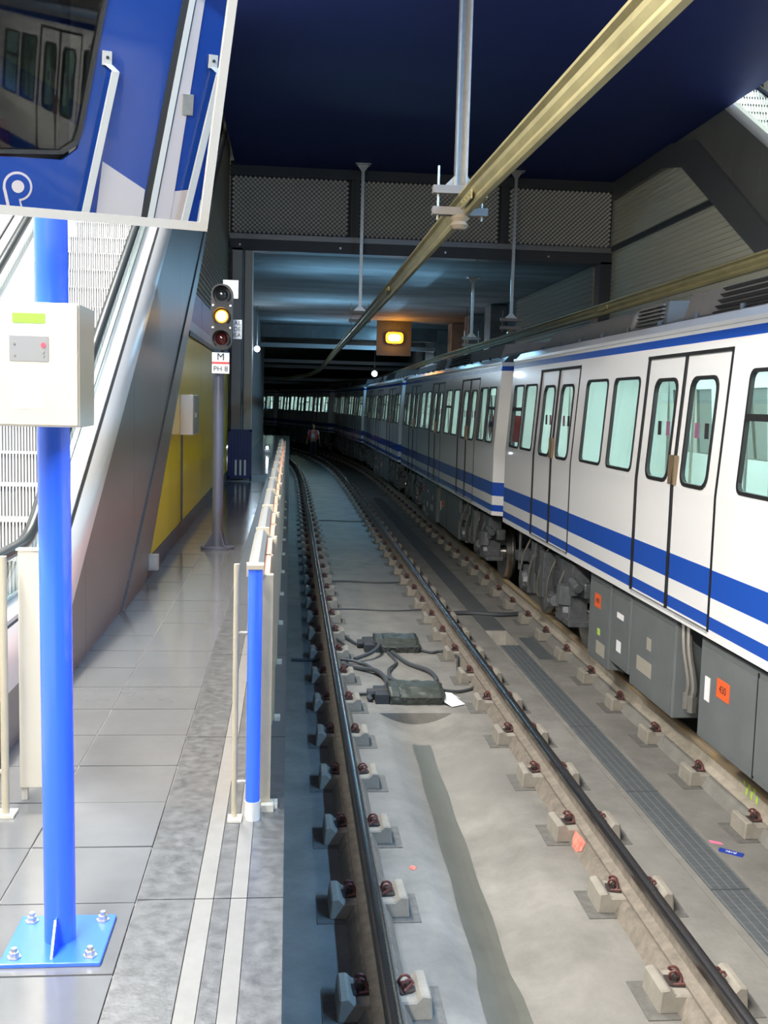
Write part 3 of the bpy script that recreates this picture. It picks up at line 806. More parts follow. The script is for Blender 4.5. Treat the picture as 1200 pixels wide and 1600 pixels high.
def pane(y0, y1, z0, z1, off, sgn=1):
    b = MB(); X = lambda z: sgn*(FX+lean(z)+off)
    return b.add([(X(z), y, z) for y, z in ((y0, z0), (y1, z0), (y1, z1), (y0, z1))], [(0, 1, 2, 3)])
DOORS = [(1.59, 3.24), (5.27, 6.90), (8.93, 10.58)]
WINS = [(.22, .74, 1), (.86, 1.44, 0), (3.40, 4.06, 0), (4.25, 4.93, 1), (7.07, 7.73, 0), (7.95, 8.61, 0), (10.73, 11.31, 0), (11.43, 11.95, 1)]
def make_car(label):
    t = thing('metro_car', label, 'train car', (0, 0, 0), 'cars of the metro train')
    b = MB(); holes = [(d[0], d[1], 1.07, 2.99) for d in DOORS]+[(w[0], w[1], 2.07, 2.83) for w in WINS]
    ch = .22
    for sgn in (1, -1):
        hh = holes if sgn == 1 else [(d[0]+.3, d[1]-.3, 2.07, 2.83) for d in DOORS]+[(w[0], w[1], 2.07, 2.83) for w in WINS]
        side_grid(b, 0, Lc, 1.03, 3.19, hh, 0, sgn)
        for ye, d in ((0, -1), (Lc, 1)):       # chamfered ends
            for a, c, m in BANDS:
                for za, zb in ((a, min(c, 2.0)), (max(a, 2.0), c)):
                    if zb-za < 1e-6: continue
                    P = lambda z, u, v: (sgn*(FX+lean(z)+u), ye+d*v, z)
                    b.add([P(za, 0, 0), P(zb, 0, 0), P(zb, .26, ch), P(za, .26, ch)], [(0, 1, 2, 3)], m)
    roofp = [(FX+.09, 3.19), (FX+.16, 3.27), (-.75, 3.36), (-.3, 3.40), (.3, 3.40), (.75, 3.36), (-FX-.16, 3.27), (-FX-.09, 3.19)]
    for i in range(len(roofp)-1):
        p, q = roofp[i], roofp[i+1]
        b.add([(p[0], 0, p[1]), (p[0], Lc, p[1]), (q[0], Lc, q[1]), (q[0], 0, q[1])], [(0, 1, 2, 3)], 2 if i not in (0, 6) else 0)
    for ye, d in ((0, -1), (Lc, 1)):
        pts = [(FX+.26+lean(1.03), ye+d*ch, 1.03), (-FX-.26, ye+d*ch, 1.03), (-FX-.33, ye+d*ch, 3.19), (FX+.33, ye+d*ch, 3.19)]
        b.add(pts, [(0, 1, 2, 3)], 3)
        b.add([(p[0], ye, p[1]) for p in roofp], [tuple(range(len(roofp)))], 3)
    b.add([(FX, 0, 1.03), (-FX, 0, 1.03), (-FX, Lc, 1.03), (FX, Lc, 1.03)], [(0, 1, 2, 3)], 3)
    b.build('body_shell', ['white_paint', 'blue_paint', 'roof_grey', 'under'], t, fix=False)
    # gutter strip
    MB().box(FX+.065, FX+.095, 0, Lc, 3.165, 3.195).build('gutter', 'white_paint', t)
    # interior
    b = MB()
    b.add([(FX+.03, .02, 1.10), (-FX-.03, .02, 1.10), (-FX-.03, Lc-.02, 1.10), (FX+.03, Lc-.02, 1.10)], [(0, 1, 2, 3)], 1)
    b.add([(FX+.13, .02, 3.12), (-FX-.13, .02, 3.12), (-FX-.13, Lc-.02, 3.12), (FX+.13, Lc-.02, 3.12)], [(0, 1, 2, 3)], 0)
    for y in (.05, Lc-.05): b.add([(FX+.1, y, 1.1), (-FX-.1, y, 1.1), (-FX-.12, y, 3.12), (FX+.12, y, 3.12)], [(0, 1, 2, 3)], 0)
    side_grid(b, .05, Lc-.05, 1.1, 3.1, [(w[0]-.02, w[1]+.02, 2.05, 2.85) for w in WINS]+[(d[0]+.3, d[1]-.3, 2.05, 2.85) for d in DOORS], .05, -1)
    n0 = len(b.mi)
    for k in range(len(b.mi)):
        if b.mi[k] != 1 or k > 5: b.mi[k] = 0
    b.mi[0] = 1
    b.build('interior_lining', ['interior', 'interior_floor'], t, fix=False)
    b = MB()
    for x in (-.45, .45): b.box(x-.07, x+.07, .6, Lc-.6, 3.085, 3.11)
    b.build('ceiling_light', 'train_light', t)
    b = MB()
    for ya, yb in ((3.4, 5.1), (7.05, 8.75)):
        b.box(.55, 1.0, ya, yb, 1.45, 1.52); b.prism([(.98, 1.5), (1.06, 1.5), (1.1, 2.1), (1.06, 2.1)], 'y', ya, yb); b.box(.95, 1.0, ya, yb, 1.1, 1.45)
    b.build('bench', 'seat', t)
    b = MB()
    for y in (1.7, 3.2, 5.3, 6.9, 9.0, 10.5):
        for x in (-.75, .75): b.cyl((x, y, 1.1), (x, y, 3.12), .017, 8)
    b.build('grab_pole', 'galv', t, smooth=True)
    # windows
    for (y0, y1, split) in WINS:
        fo = ring(y0, y1, 2.07, 2.83, .025, .05, 0, .008).build('window_frame', 'rubber', t, fix=False)
        pane(y0-.005, y1+.005, 2.065, 2.835, .012).build('pane', 'window_glass', fo, fix=False)
        if split: MB().prism([(FX+lean(2.54)-.006, 2.52), (FX+lean(2.54)+.02, 2.52), (FX+lean(2.57)+.02, 2.565), (FX+lean(2.57)-.006, 2.565)], 'y', y0, y1).build('transom', 'rubber', fo)
    for (y0, y1, _s) in WINS: pane(y0, y1, 2.05, 2.85, .0, -1).build('far_pane', 'far_glass', t, fix=False)
    for (y0, y1) in DOORS: pane(y0+.3, y1-.3, 2.05, 2.85, .0, -1).build('far_pane', 'far_glass', t, fix=False)
    # door leaves
    for (y0, y1) in DOORS:
        ym = (y0+y1)/2
        b = MB()
        for ya in (y0-.02, ym-.014, y1-.014):
            for za, zb in ((1.07, 2.0), (2.0, 2.99)):
                w = .03
                b.add([(FX+lean(za)-.004, ya, za), (FX+lean(za)-.004, ya+w, za), (FX+lean(zb)-.004, ya+w, zb), (FX+lean(zb)-.004, ya, zb),
                       (FX+lean(za)+.06, ya, za), (FX+lean(za)+.06, ya+w, za), (FX+lean(zb)+.06, ya+w, zb), (FX+lean(zb)+.06, ya, zb)],
                      [(0, 1, 2, 3), (0, 4, 7, 3), (1, 5, 6, 2), (4, 5, 6, 7)])
        b.box(FX+lean(2.99)-.006, FX+lean(2.99)+.06, y0-.02, y1+.016, 2.985, 3.01)
        b.build('door_seal', 'rubber', t, fix=False)
        MB().box(FX+.0, FX+.08, y0, y1, 1.05, 1.075).build('door_sill', 'dark_grey', t)
        for k, (ya, yb) in enumerate(((y0+.01, ym-.012), (ym+.012, y1-.01))):
            wa, wb = ((ya+.20, yb-.14), (ya+.14, yb-.20))[k]
            bb = MB(); side_grid(bb, ya, yb, 1.075, 2.985, [(wa, wb, 2.05, 2.80)], .012)
            lf = bb.build('door_leaf', ['white_paint', 'blue_paint'], t, fix=False)
            ring(wa, wb, 2.05, 2.80, .028, .085, .012, .010).build('window_gasket', 'rubber', lf, fix=False)
            pane(wa-.005, wb+.005, 2.045, 2.805, .03).build('door_pane', 'window_glass', lf, fix=False)
            hy = yb-.035 if k == 0 else ya+.035
            MB().box(FX-.012, FX+.02, hy-.013, hy+.013, 2.02, 2.24).build('door_handle', 'bronze', lf)
            for q in (.28, .68):
                yy = wa+(wb-wa)*q
                MB().box(FX+lean(2.45)+.021, FX+lean(2.45)+.024, yy-.035, yy+.035, 2.38, 2.49).build('sticker', 'ink' if (q < .5) == (k == 0) else 'sticker_mix', lf)
    # roof equipment
    rx = FX+.2
    b = MB(); b.prism([(rx, 3.26), (rx+.08, 3.47), (rx+.7, 3.52), (rx+.7, 3.26)], 'y', 7.9, 11.0)
    b.build('roof_duct', 'roof_grey', t, bev=.03)
    b = MB(); b.prism([(rx+.02, 3.25), (rx+.05, 3.48), (rx+.8, 3.52), (rx+.8, 3.25)], 'y', 7.0, 7.75); ac = b.build('roof_vent_unit', 'dark_grey', t)
    for k in range(6): MB().box(rx-.005+k*.004, rx+.04, 7.06, 7.7, 3.275+k*.034, 3.29+k*.034).build('louver', 'roof_grey', ac)
    b = MB(); b.prism([(rx+.04, 3.25), (rx+.12, 3.5), (rx+.8, 3.56), (rx+.8, 3.25)], 'y', 1.0, 6.7); ac = b.build('roof_cooling_unit', 'roof_grey', t)
    for k in range(5): MB().prism([(rx+.03+k*.018, 3.28+k*.045), (rx+.0+k*.018, 3.30+k*.045), (rx+.05+k*.018, 3.315+k*.045)], 'y', 3.9, 6.0).build('grille_bar', 'under', ac)
    b = MB()
    for k in range(14): b.cyl((FX+.17, .6+k*.8, 3.27), (FX+.17, .6+k*.8, 3.31), .02, 6)
    b.build('roof_bolt', 'dark_grey', t)
    # underframe boxes (outboard face x = -1.07)
    ux = -1.07
    def ubox(y0, y1, z0, z1, xoff=0, m='box_grey'):
        o = MB().box(ux+xoff, .5, y0, y1, z0, z1).build('equipment_box', m, t, bev=.012)
        MB().box(ux+xoff-.006, ux+xoff+.01, y0+.03, y1-.03, z0+.04, z1-.05).build('box_door', m, o)
        return o
    ob = ubox(7.64, 8.30, .17, .98); 
    MB().box(ux-.009, ux-.005, 7.92, 8.10, .69, .82).build('warning_plate', 'orange', ob)
    text('400', (ux-.0095, 8.01, .755), (H90, 0, -H90), .07, 'ink', ob)
    MB().box(ux-.009, ux-.005, 7.74, 8.0, .26, .38).build('rating_plate', 'beige_metal', ob)
    MB().box(ux-.009, ux-.005, 7.9, 7.98, .44, .5).build('hazard_mark', 'lime', ob)
    ob = ubox(7.08, 7.60, .28, .97)
    MB().box(ux-.009, ux-.005, 7.24, 7.42, .72, .77).build('plate', 'sticker', ob); MB().box(ux-.009, ux-.005, 7.28, 7.4, .42, .52).build('plate', 'sticker', ob)
    ob = ubox(6.03, 7.04, .22, .98)
    MB().box(ux-.009, ux-.005, 6.5, 6.85, .40, .52).build('rating_plate', 'beige_metal', ob); MB().box(ux-.009, ux-.005, 6.53, 6.63, .62, .72).build('plate', 'beige_metal', ob)
    ob = ubox(5.56, 6.0, .30, .95, .32, 'under_lt')
    b = MB()
    for y in (5.80, 5.90):
        b.tube(bez([(ux+.06, y+.12, 1.0), (ux+.05, y+.07, .8), (ux+.07, y, .55), (ux+.06, y, .45)]), .025, 8)
        b.cyl((ux+.06, y, .46), (ux+.06, y, .34), .036, 6)
    b.build('conduit', 'galv', t, smooth=True)
    ob = ubox(3.2, 5.54, .25, .97)
    MB().box(ux-.011, ux-.005, 5.02, 5.22, .63, .76).build('warning_plate', 'orange', ob)
    text('430', (ux-.0115, 5.12, .695), (H90, 0, -H90), .075, 'ink', ob)
    MB().box(ux-.011, ux-.005, 5.34, 5.42, .55, .72).build('plate', 'sticker', ob)
    MB().box(ux-.009, ux+.0, 4.615, 4.625, .27, .95).build('door_gap', 'rubber', ob)
    # bogies
    for yc in (1.75, 10.15):
        bg = MB(); bg.prism([(yc-1.35, .62), (yc-.5, .55), (yc+.5, .55), (yc+1.35, .62), (yc+1.35, .78), (yc+.55, .72), (yc-.55, .72), (yc-1.35, .78)], 'x', -.98, -.84)
        bg.box(-.98, .98, yc-.18, yc+.18, .5, .8)
        bg.prism([(yc-1.35, .62), (yc-.5, .55), (yc+.5, .55), (yc+1.35, .62), (yc+1.35, .78), (yc-1.35, .78)], 'x', .84, .98)
        bf = bg.build('bogie_frame', 'under_lt', t, bev=.02)
        for dy in (-.95, .95):
            for sx in (-1, 1):
                w = MB().lathe([(.05, -.07), (.43, -.065), (.43, -.03), (.40, -.025), (.395, .055), (.36, .06), (.10, .02), (.09, .1)][::1], (sx*.755, yc+dy, .40), 'x', 28)
                if sx == -1:
                    w = MB().lathe([(.05, .07), (.43, .065), (.43, .03), (.40, .025), (.395, -.055), (.36, -.06), (.10, -.02), (.09, -.1)], (sx*.755, yc+dy, .40), 'x', 28)
                w.build('wheel', 'wheel_steel', bf, smooth=True)
            b = MB().cyl((-.75, yc+dy, .40), (.75, yc+dy, .40), .08, 12)
            b.box(-1.06, -.86, yc+dy-.14, yc+dy+.14, .28, .60); b.lathe([(.11, -1.12), (.13, -1.05), (.13, -1.0)], (0, yc+dy, .42), 'x', 12)
            b.build('axle_box', 'under_lt', bf, bev=.01)
        b = MB()
        for dy in (-.55, .3):
            b.cyl((-1.0, yc+dy, .52), (-1.0, yc+dy, .96), .085, 12); b.cyl((-1.0, yc+dy, .62), (-1.0, yc+dy, .80), .105, 12)
        b.build('spring', 'under', bf, smooth=True)
        b = MB()
        b.box(-1.08, -.9, yc+.42, yc+.62, .35, .96); b.box(-1.07, -.88, yc-1.2, yc-.75, .62, .95); b.cyl((-1.05, yc-.98, .5), (-1.05, yc-.98, .70), .12, 12)
        b.box(-1.1, -.85, yc-1.25, yc-.70, .30, .36); b.cyl((-1.12, yc-.75, .48), (-1.0, yc-.45, .48), .06, 10); b.cyl((-1.07, yc-1.2, .78), (-1.07, yc-1.45, .74), .05, 10)
        b.cyl((-1.06, yc+1.3, .5), (-1.06, yc+1.3, 1.0), .02, 6); b.box(-1.1, -.95, yc+1.2, yc+1.4, .62, .74)
        b.box(-1.1, -.95, yc-.1, yc+.1, .40, .92)
        b.cyl((-1.09, yc-.2, .38), (-1.0, yc-.2, .38), .10, 12)
        b.build('brake_gear', 'under_lt', bf, bev=.006)
        b = MB()
        for k in range(5):
            y = yc-.9+k*.45; b.tube(bez([(-1.02, y, .95), (-1.10, y+.06, .7), (-1.09, y+.2, .42), (-1.02, y+.3, .36), (-1.0, y+.4, .55)]), .015, 6)
        b.build('hose', 'galv', bf, smooth=True)
    # centre underframe dark mass so no light passes below
    MB().box(-.6, .6, .3, Lc-.3, .55, 1.03).build('underframe', 'under', t)
    # gangway
    for ye, d in ((0, -1), (Lc, 1)):
        b = MB().box(-.5, .5, ye+d*.22, ye+d*.35, 1.1, 3.1); b.build('gangway', 'rubber', t)
    return t
CARX = 4.03
car_spots = [((0, 1.49), (0, 13.66), 'white and blue metro car nearest the camera, filling the right edge'),
             ((0, 14.45), (0, 26.62), 'white and blue metro car coupled behind the nearest one'),
             ((-.0, 27.4), (-.06, 39.6), 'metro car in the tunnel, third from the front'),
             ((-.1, 40.35), (-.72, 52.5), 'metro car bending into the curve, fourth from the front'),
             ((-.95, 53.2), (-3.7, 65.1), 'metro car farthest up the curve, seen almost broadside behind the worker'),
             ((-3.95, 65.8), (-8.2, 77.2), 'last metro car, at the far left of the tunnel curve')]
proto = make_car(car_spots[0][2])
for i, (p0, p1, lab) in enumerate(car_spots):
    c = proto if i == 0 else copy_tree(proto)
    c['label'] = lab
    c.location = (CARX+p0[0], p0[1], 0); c.rotation_euler = (0, 0, -math.atan2(p1[0]-p0[0], p1[1]-p0[1]))
# posters in two end windows of the nearest car and the diamond on the second
def wposter(car, poly, m, nm, off=.018):
    b = MB(); X = lambda z: FX+lean(z)+off
    b.add([(X(z), y, z) for y, z in poly]+[(X(z)+.002, y, z) for y, z in poly], [tuple(range(len(poly))), tuple(range(2*len(poly)-1, len(poly)-1, -1))])
    o = b.build(nm, m, None, fix=False); o.parent = car; return o
cars = [o for o in bpy.data.objects if o.name.startswith('metro_car') and o.parent is None]
cars.sort(key=lambda o: o.location.y)
wposter(cars[0], [(11.50, 2.12), (11.88, 2.12), (11.88, 2.46), (11.50, 2.46)], 'sign_red', 'red_notice')
wposter(cars[1], [(.48, 2.10), (.70, 2.31), (.48, 2.52), (.26, 2.31)], 'sign_red', 'red_diamond', .019)
wposter(cars[1], [(.48, 2.17), (.63, 2.31), (.48, 2.45), (.33, 2.31)], 'sign_white', 'diamond_centre', .0175)
wposter(cars[1], [(.36, 2.27), (.60, 2.27), (.60, 2.35), (.36, 2.35)], 'card_blue', 'diamond_bar', .017)
# ================================================================== OVERHEAD CONDUCTOR RAILS
CP = [(-.018, -.075), (.018, -.075), (.030, -.055), (.024, -.03), (.045, .0), (.050, .025), (.075, .04), (.075, .056), (.03, .07), (-.03, .07), (-.075, .056), (-.075, .04), (-.050, .025), (-.045, 0), (-.024, -.03), (-.030, -.055)]
def conductor(x, z, label):
    t = thing('conductor_rail', label, 'conductor rail', (x, 0, z))
    MB().sweep(CP, [(x+curve_x(y), y, z+dz) for y, dz in ((-3, -.03), (3, -.02), (7, .05), (13, .02), (20, .0), (28, 0), (34, -.05), (40, -.15), (46, -.2), (54, -.2), (62, -.2))]).build('profile', 'cat_yellow', t)
    for y in (7.3, 13.2, 21):
        b = MB().box(x-.058, x-.045, y-.2, y+.2, z-.005, z+.055); b.box(x+.045, x+.058, y-.2, y+.2, z+.0, z+.055)
        for k in range(4):
            for s in (-1, 1): b.cyl((x+s*.058, y-.15+k*.1, z+.03), (x+s*.068, y-.15+k*.1, z+.03), .012, 6)
        b.build('joint_plate', 'cat_yellow', t)
conductor(1.25, 3.97, 'yellowish overhead conductor rail above the empty track')
conductor(4.03, 3.84, 'overhead conductor rail above the train roof')
def hanger(x, y, zb, label, mast=False, z0=None, ztop=6.9):
    t = thing('hanger', label, 'hanger', (x, y, ztop), 'hangers of the conductor rails')
    w = .045 if mast else .03
    b = MB()
    if mast:
        b.prism([(x-.045, y-.03), (x-.030, y-.03), (x-.030, y-.02), (x-.038, y-.02), (x-.038, y+.03), (x+.038, y+.03), (x+.038, y-.02), (x+.030, y-.02), (x+.030, y-.03), (x+.045, y-.03), (x+.045, y+.04), (x-.045, y+.04)], 'z', zb, ztop)
    else: b.box(x-.028, x+.028, y-.02, y+.02, zb, ztop)
    b.build('rod', 'galv', t)
    b = MB().box(x-.14, x+.14, y-.1, y+.1, ztop-.02, ztop); b.prism([(x-.11, ztop-.02), (x+.11, ztop-.02), (x+.03, ztop-.13), (x-.03, ztop-.13)], 'y', y-.01, y+.01)
    b.build('ceiling_plate', 'galv', t)
    for dz in (0, -.15): MB().box(x-.20, x+.20, y-.04, y+.04, zb-.055+dz, zb+dz).build('clamp_bar', 'clamp', t)
    b = MB()
    for s in (-1, 1): b.cyl((x+s*.16, y, zb-.24), (x+s*.16, y, zb+.14), .009, 6)
    b.build('threaded_rod', 'galv', t)
    b = MB()
    for s in (-1, 1): b.prism([(x+s*.03, zb), (x+s*.12, zb), (x+s*.03, zb+.09)], 'y', y-.006, y+.006)
    b.build('gusset', 'galv', t)
    b = MB().lathe([(.05, zb-.20), (.075, zb-.225), (.05, zb-.25), (.07, zb-.275), (.04, zb-.30)], (x, y, 0), 'z', 14); b.build('insulator', 'porcelain', t, smooth=True)
hanger(1.20, 7.6, 4.14, 'thick channel mast hanging from the blue ceiling, nearest hanger', True)
hanger(1.26, 19.4, 4.26, 'slim steel rod hanger in front of the mesh header, over the empty track')
hanger(4.10, 19.4, 4.22, 'slim steel rod hanger in front of the mesh header, over the train')
hanger(4.02, 23.2, 4.1, 'slim rod hanger inside the tunnel mouth, over the train', ztop=5.42)
# ================================================================== LEFT FOREGROUND
PX, PY = -.614, 2.82
t = thing('pole', 'bright blue steel pole on a bolted base plate', 'pole', (PX, PY, 1.05))
MB().cyl((PX, PY, 1.062), (PX-.018, PY, 3.9), .0425, 32).build('shaft', 'pole_blue', t, smooth=True)
MB().box(PX-.135, PX+.133, PY-.135, PY+.13, 1.051, 1.063).build('base_plate', 'pole_blue', t, bev=.003)
MB().prism([(PY-.115, 1.062), (PY-.04, 1.062), (PY-.04, 1.145), (PY-.06, 1.145)], 'x', PX-.003, PX+.003).build('gusset', 'pole_blue', t)
b_ = None
for sx in (-.1, .1):
    for sy in (-.1, .095):
        MB().lathe([(.019, 1.063), (.019, 1.067), (.0135, 1.067), (.0135, 1.079), (.008, 1.08), (.008, 1.09)], (PX+sx, PY+sy, 0), 'z', 6).build('bolt', 'bolt', t)
# control box on the pole
X0, X1, Y0, Y1, Z0, Z1 = -.775, -.508, 2.585, 2.777, 2.492, 2.79
t = thing('control_box', 'beige metal box with a green display fixed on the blue pole', 'box', ((X0+X1)/2, Y1, Z0))
MB().box(X0, X1, Y0, Y1, Z0, Z1).build('housing', 'beige_side', t, bev=.004)
MB().box(X0+.004, X1-.004, Y0-.004, Y0+.004, Z0+.004, Z1-.004).build('front_plate', 'beige_metal', t, bev=.002)
def onbox(nm, xa, xb, za, zb, m, d=.0055): return MB().box(xa, xb, Y0-d, Y0, za, zb).build(nm, m, t)
onbox('display', -.664, -.588, 2.740, 2.763, 'lcd')
o = onbox('reader_window', -.672, -.580, 2.649, 2.709, 'panel_grey')
MB().lathe([(.006, Y0-.0075), (.006, Y0-.005)], (-.592, 0, 2.688), 'y', 10).build('red_lamp', 'led_red', o)
b = MB()
for (x, z) in ((-.66, 2.663), (-.592, 2.662), (-.592, 2.672), (-.66, 2.69)): b.lathe([(.003, Y0-.007), (.003, Y0-.005)], (x, 0, z), 'y', 8)
b.build('screw', 'bolt', o)
onbox('label_plate', -.664, -.592, 2.535, 2.62, 'sticker', .005)
# driver's mirror
BR = Vector((-.209, 2.6, 2.974)); TR = Vector((-.110, 2.498, 3.688)); BL = Vector((-.880, 2.4265, 2.976)); TL = BL+(TR-BR)
nrm = (TR-BR).cross(BL-BR).normalized()
if nrm.y > 0: nrm = -nrm
ex = (BL-BR).normalized(); ez = (TR-BR).normalized()
t = thing('mirror', 'large white framed driver mirror on the blue pole', 'mirror', tuple((BR+BL)/2))
def slab(nm, a, b_, c, d, th0, th1, m):
    P = [a, b_, c, d]; v = [p+nrm*th0 for p in P]+[p+nrm*th1 for p in P]
    return MB().add(v, [(0, 1, 2, 3), (7, 6, 5, 4), (0, 4, 5, 1), (1, 5, 6, 2), (2, 6, 7, 3), (3, 7, 4, 0)]).build(nm, m, t)
slab('glass', BR+ex*.006+ez*.006, BL, TL, TR+ex*.006, -.012, 0, 'mirror')
slab('back_plate', BR+ex*.004, BL, TL, TR, -.03, -.013, 'frame_white')
fwid = .021
slab('frame_bottom', BR, BL, BL+ez*fwid, BR+ez*fwid, -.02, .012, 'frame_white')
slab('frame_side', BR, BR+ex*.020, TR+ex*.020, TR, -.02, .0125, 'frame_white')
slab('frame_side', BL, BL-ex*.020, TL-ex*.020, TL, -.02, .0125, 'frame_white')
slab('frame_top', TR, TL, TL-ez*fwid, TR-ez*fwid, -.02, .012, 'frame_white')
slab('bracket', BR+ex*.36+ez*.35, BR+ex*.44+ez*.35, BR+ex*.44+ez*.45, BR+ex*.36+ez*.45, -.30, -.03, 'pole_blue')
# cab of the train standing behind the camera on the first track (seen in the mirror); its front is the plane y = -2.5
cy = -2.5
t = thing('train_cab', 'blue train front with white handles, seen only in the mirror', 'train', (1.24, -4.5, 0))
b = MB()
fp = [(.08, .95), (2.42, .95), (2.46, 2.4), (2.38, 3.3), (2.2, 3.66), (.3, 3.66), (.1, 3.3), (.06, 2.4)]
hole = [(.20, 2.39), (1.0, 2.43), (1.10, 2.50), (1.13, 2.58), (1.30, 3.5), (.35, 3.5)]
# front skin as strips around the windscreen hole
b.prism([(.08, .95), (2.42, .95), (2.46, 2.39), (.20, 2.39), (.06, 2.39)], 'y', cy-.03, cy)
b.prism([(1.0, 2.39), (2.46, 2.39), (2.38, 3.3), (2.2, 3.66), (1.33, 3.66), (1.13, 2.58), (1.10, 2.47)], 'y', cy-.03, cy)
b.prism([(.06, 2.39), (.20, 2.39), (.35, 3.5), (1.31, 3.5), (1.33, 3.66), (.3, 3.66), (.1, 3.3)], 'y', cy-.03, cy)
b.build('front_skin', 'cab_blue', t)
MB().prism([(p[0], p[1]) for p in hole], 'y', cy-.05, cy-.04).build('windscreen', 'dark_glass', t)
b = MB(); hs = [(p[0], p[1]) for p in hole]; cx = sum(p[0] for p in hs)/6; cz = sum(p[1] for p in hs)/6
for i in range(6):
    p, q = hs[i], hs[(i+1) % 6]; g = .045
    ins = lambda a: (a[0]+(cx-a[0])*g*1.2, a[1]+(cz-a[1])*g*1.2)
    b.prism([p, q, ins(q), ins(p)], 'y', cy-.045, cy+.012)
b.build('windscreen_gasket', 'cab_dark', t)
# cab interior; pale back panel and stripe imitate the opposite train in the windscreen
b = MB().box(.1, 2.4, cy-1.5, cy-1.45, 1, 3.6); b.build('cab_bulkhead', 'cab_white', t)
b = MB().prism([(.1, 3.05), (1.6, 2.45), (1.6, 2.62), (.1, 3.35)], 'y', cy-1.45, cy-1.44); b.build('opposite_train_stripe', 'blue_paint', t)  # painted band in place of the opposite train's blue stripe
b = MB().box(1.12, 1.18, cy-.5, cy-.44, 1, 3.6); b.build('cab_pillar', 'cab_dark', t)
MB().box(.5, .8, cy-.9, cy-.6, 2.1, 2.55).build('cab_seat', 'sign_red', t)
MB().box(.1, 2.4, cy-.5, cy-.05, 2.2, 2.36).build('dashboard', 'cab_dark', t)
# body behind the front
b = MB().box(.08, .11, cy-5, cy-.03, .95, 3.5).box(2.40, 2.43, cy-5, cy-.03, .95, 3.5).box(.1, 2.42, cy-5, cy-.03, 3.6, 3.66).box(.1, 2.4, cy-5, cy-.03, .9, .95)
b.build('cab_body', 'cab_blue', t)
# front door with frame, hinge, stripes
b = MB().prism([(1.575, 2.0), (1.62, 2.0), (1.875, 3.6), (1.83, 3.6)], 'y', cy, cy+.012); b.build('door_gap', 'cab_dark', t)
b = MB().prism([(1.62, 2.0), (1.665, 2.0), (1.915, 3.6), (1.875, 3.6)], 'y', cy, cy+.02); b.build('door_frame', 'cab_grey', t)
b = MB().prism([(1.665, 2.0), (1.675, 2.0), (1.925, 3.6), (1.915, 3.6)], 'y', cy, cy+.014); b.build('door_gap', 'cab_dark', t)
b = MB().prism([(1.675, 2.0), (1.80, 2.0), (1.985, 3.6), (1.925, 3.6)], 'y', cy, cy+.01); b.build('door_panel', 'cab_white', t)
MB().box(1.85, 1.93, cy, cy+.02, 2.76, 2.9).build('hinge', 'galv', t)
MB().prism([(1.24, 2.0), (1.575, 2.0), (1.60, 2.22), (1.28, 2.40)], 'y', cy, cy+.006).build('white_stripe', 'cab_white', t)
MB().prism([(1.78, 2.0), (1.94, 2.0), (1.97, 2.24), (1.83, 2.22)], 'y', cy, cy+.006).build('white_stripe', 'cab_white', t)
MB().prism([(2.02, 2.0), (2.4, 2.0), (2.4, 3.0), (2.13, 2.92)], 'y', cy, cy+.006).build('side_stripe', 'cab_grey', t)
for z in (2.12, 2.42): MB().prism([(2.03, z+.05), (2.4, z-.1), (2.4, z+.04), (2.05, z+.2)], 'y', cy+.006, cy+.009).build('side_stripe', 'cab_blue', t)
for (x0, z0, x1, z1, dx) in ((1.335, 3.0, 1.115, 1.9, -.045), (2.10, 3.06, 1.87, 1.9, -.035)):
    b = MB().prism([(x0-.024, z0), (x0+.024, z0), (x1+.024, z1), (x1-.024, z1)], 'y', cy+.05, cy+.075)
    b.prism([(x0+dx-.03, z0+.12), (x0+dx+.03, z0+.12), (x0+dx+.03, z0+.03), (x0+dx-.03, z0+.03)], 'y', cy, cy+.025)
    b.add([(x0+dx-.03, cy+.025, z0+.04), (x0+dx+.03, cy+.025, z0+.04), (x0+.024, cy+.075, z0-.0), (x0-.024, cy+.075, z0-.0)], [(0, 1, 2, 3)])
    h = b.build('handrail', 'frame_white', t, fix=False)
    MB().lathe([(.012, cy+.025), (.010, cy+.033)], (x0+dx, 0, z0+.08), 'y', 8).build('screw', 'ink', h)
# emblem on the front (rounded loop with a tail, red flash beside it), mirrored in the real place
def emblem():
    c = (.695, 0, 2.20)
    def disc(r, d, nm, m): MB().lathe([(r, cy+d-.002), (r, cy+d)], c, 'y', 28).build(nm, m, t)
    disc(.098, .004, 'emblem_outline', 'cab_white'); disc(.082, .007, 'emblem_loop', 'cab_blue'); disc(.042, .010, 'emblem_centre', 'cab_white')
    MB().prism([(.595, 2.19), (.70, 2.19), (.715, 2.10), (.745, 2.0), (.635, 2.0)], 'y', cy, cy+.0035).build('emblem_outline', 'cab_white', t)
    MB().prism([(.613, 2.20), (.66, 2.16), (.70, 2.12), (.725, 2.0), (.655, 2.0)], 'y', cy+.004, cy+.0065).build('emblem_stem', 'cab_blue', t)
    MB().prism([(.5, 2.0), (.64, 2.0), (.60, 2.05), (.5, 2.10)], 'y', cy, cy+.0075).build('emblem_flash', 'sign_red', t)
emblem()
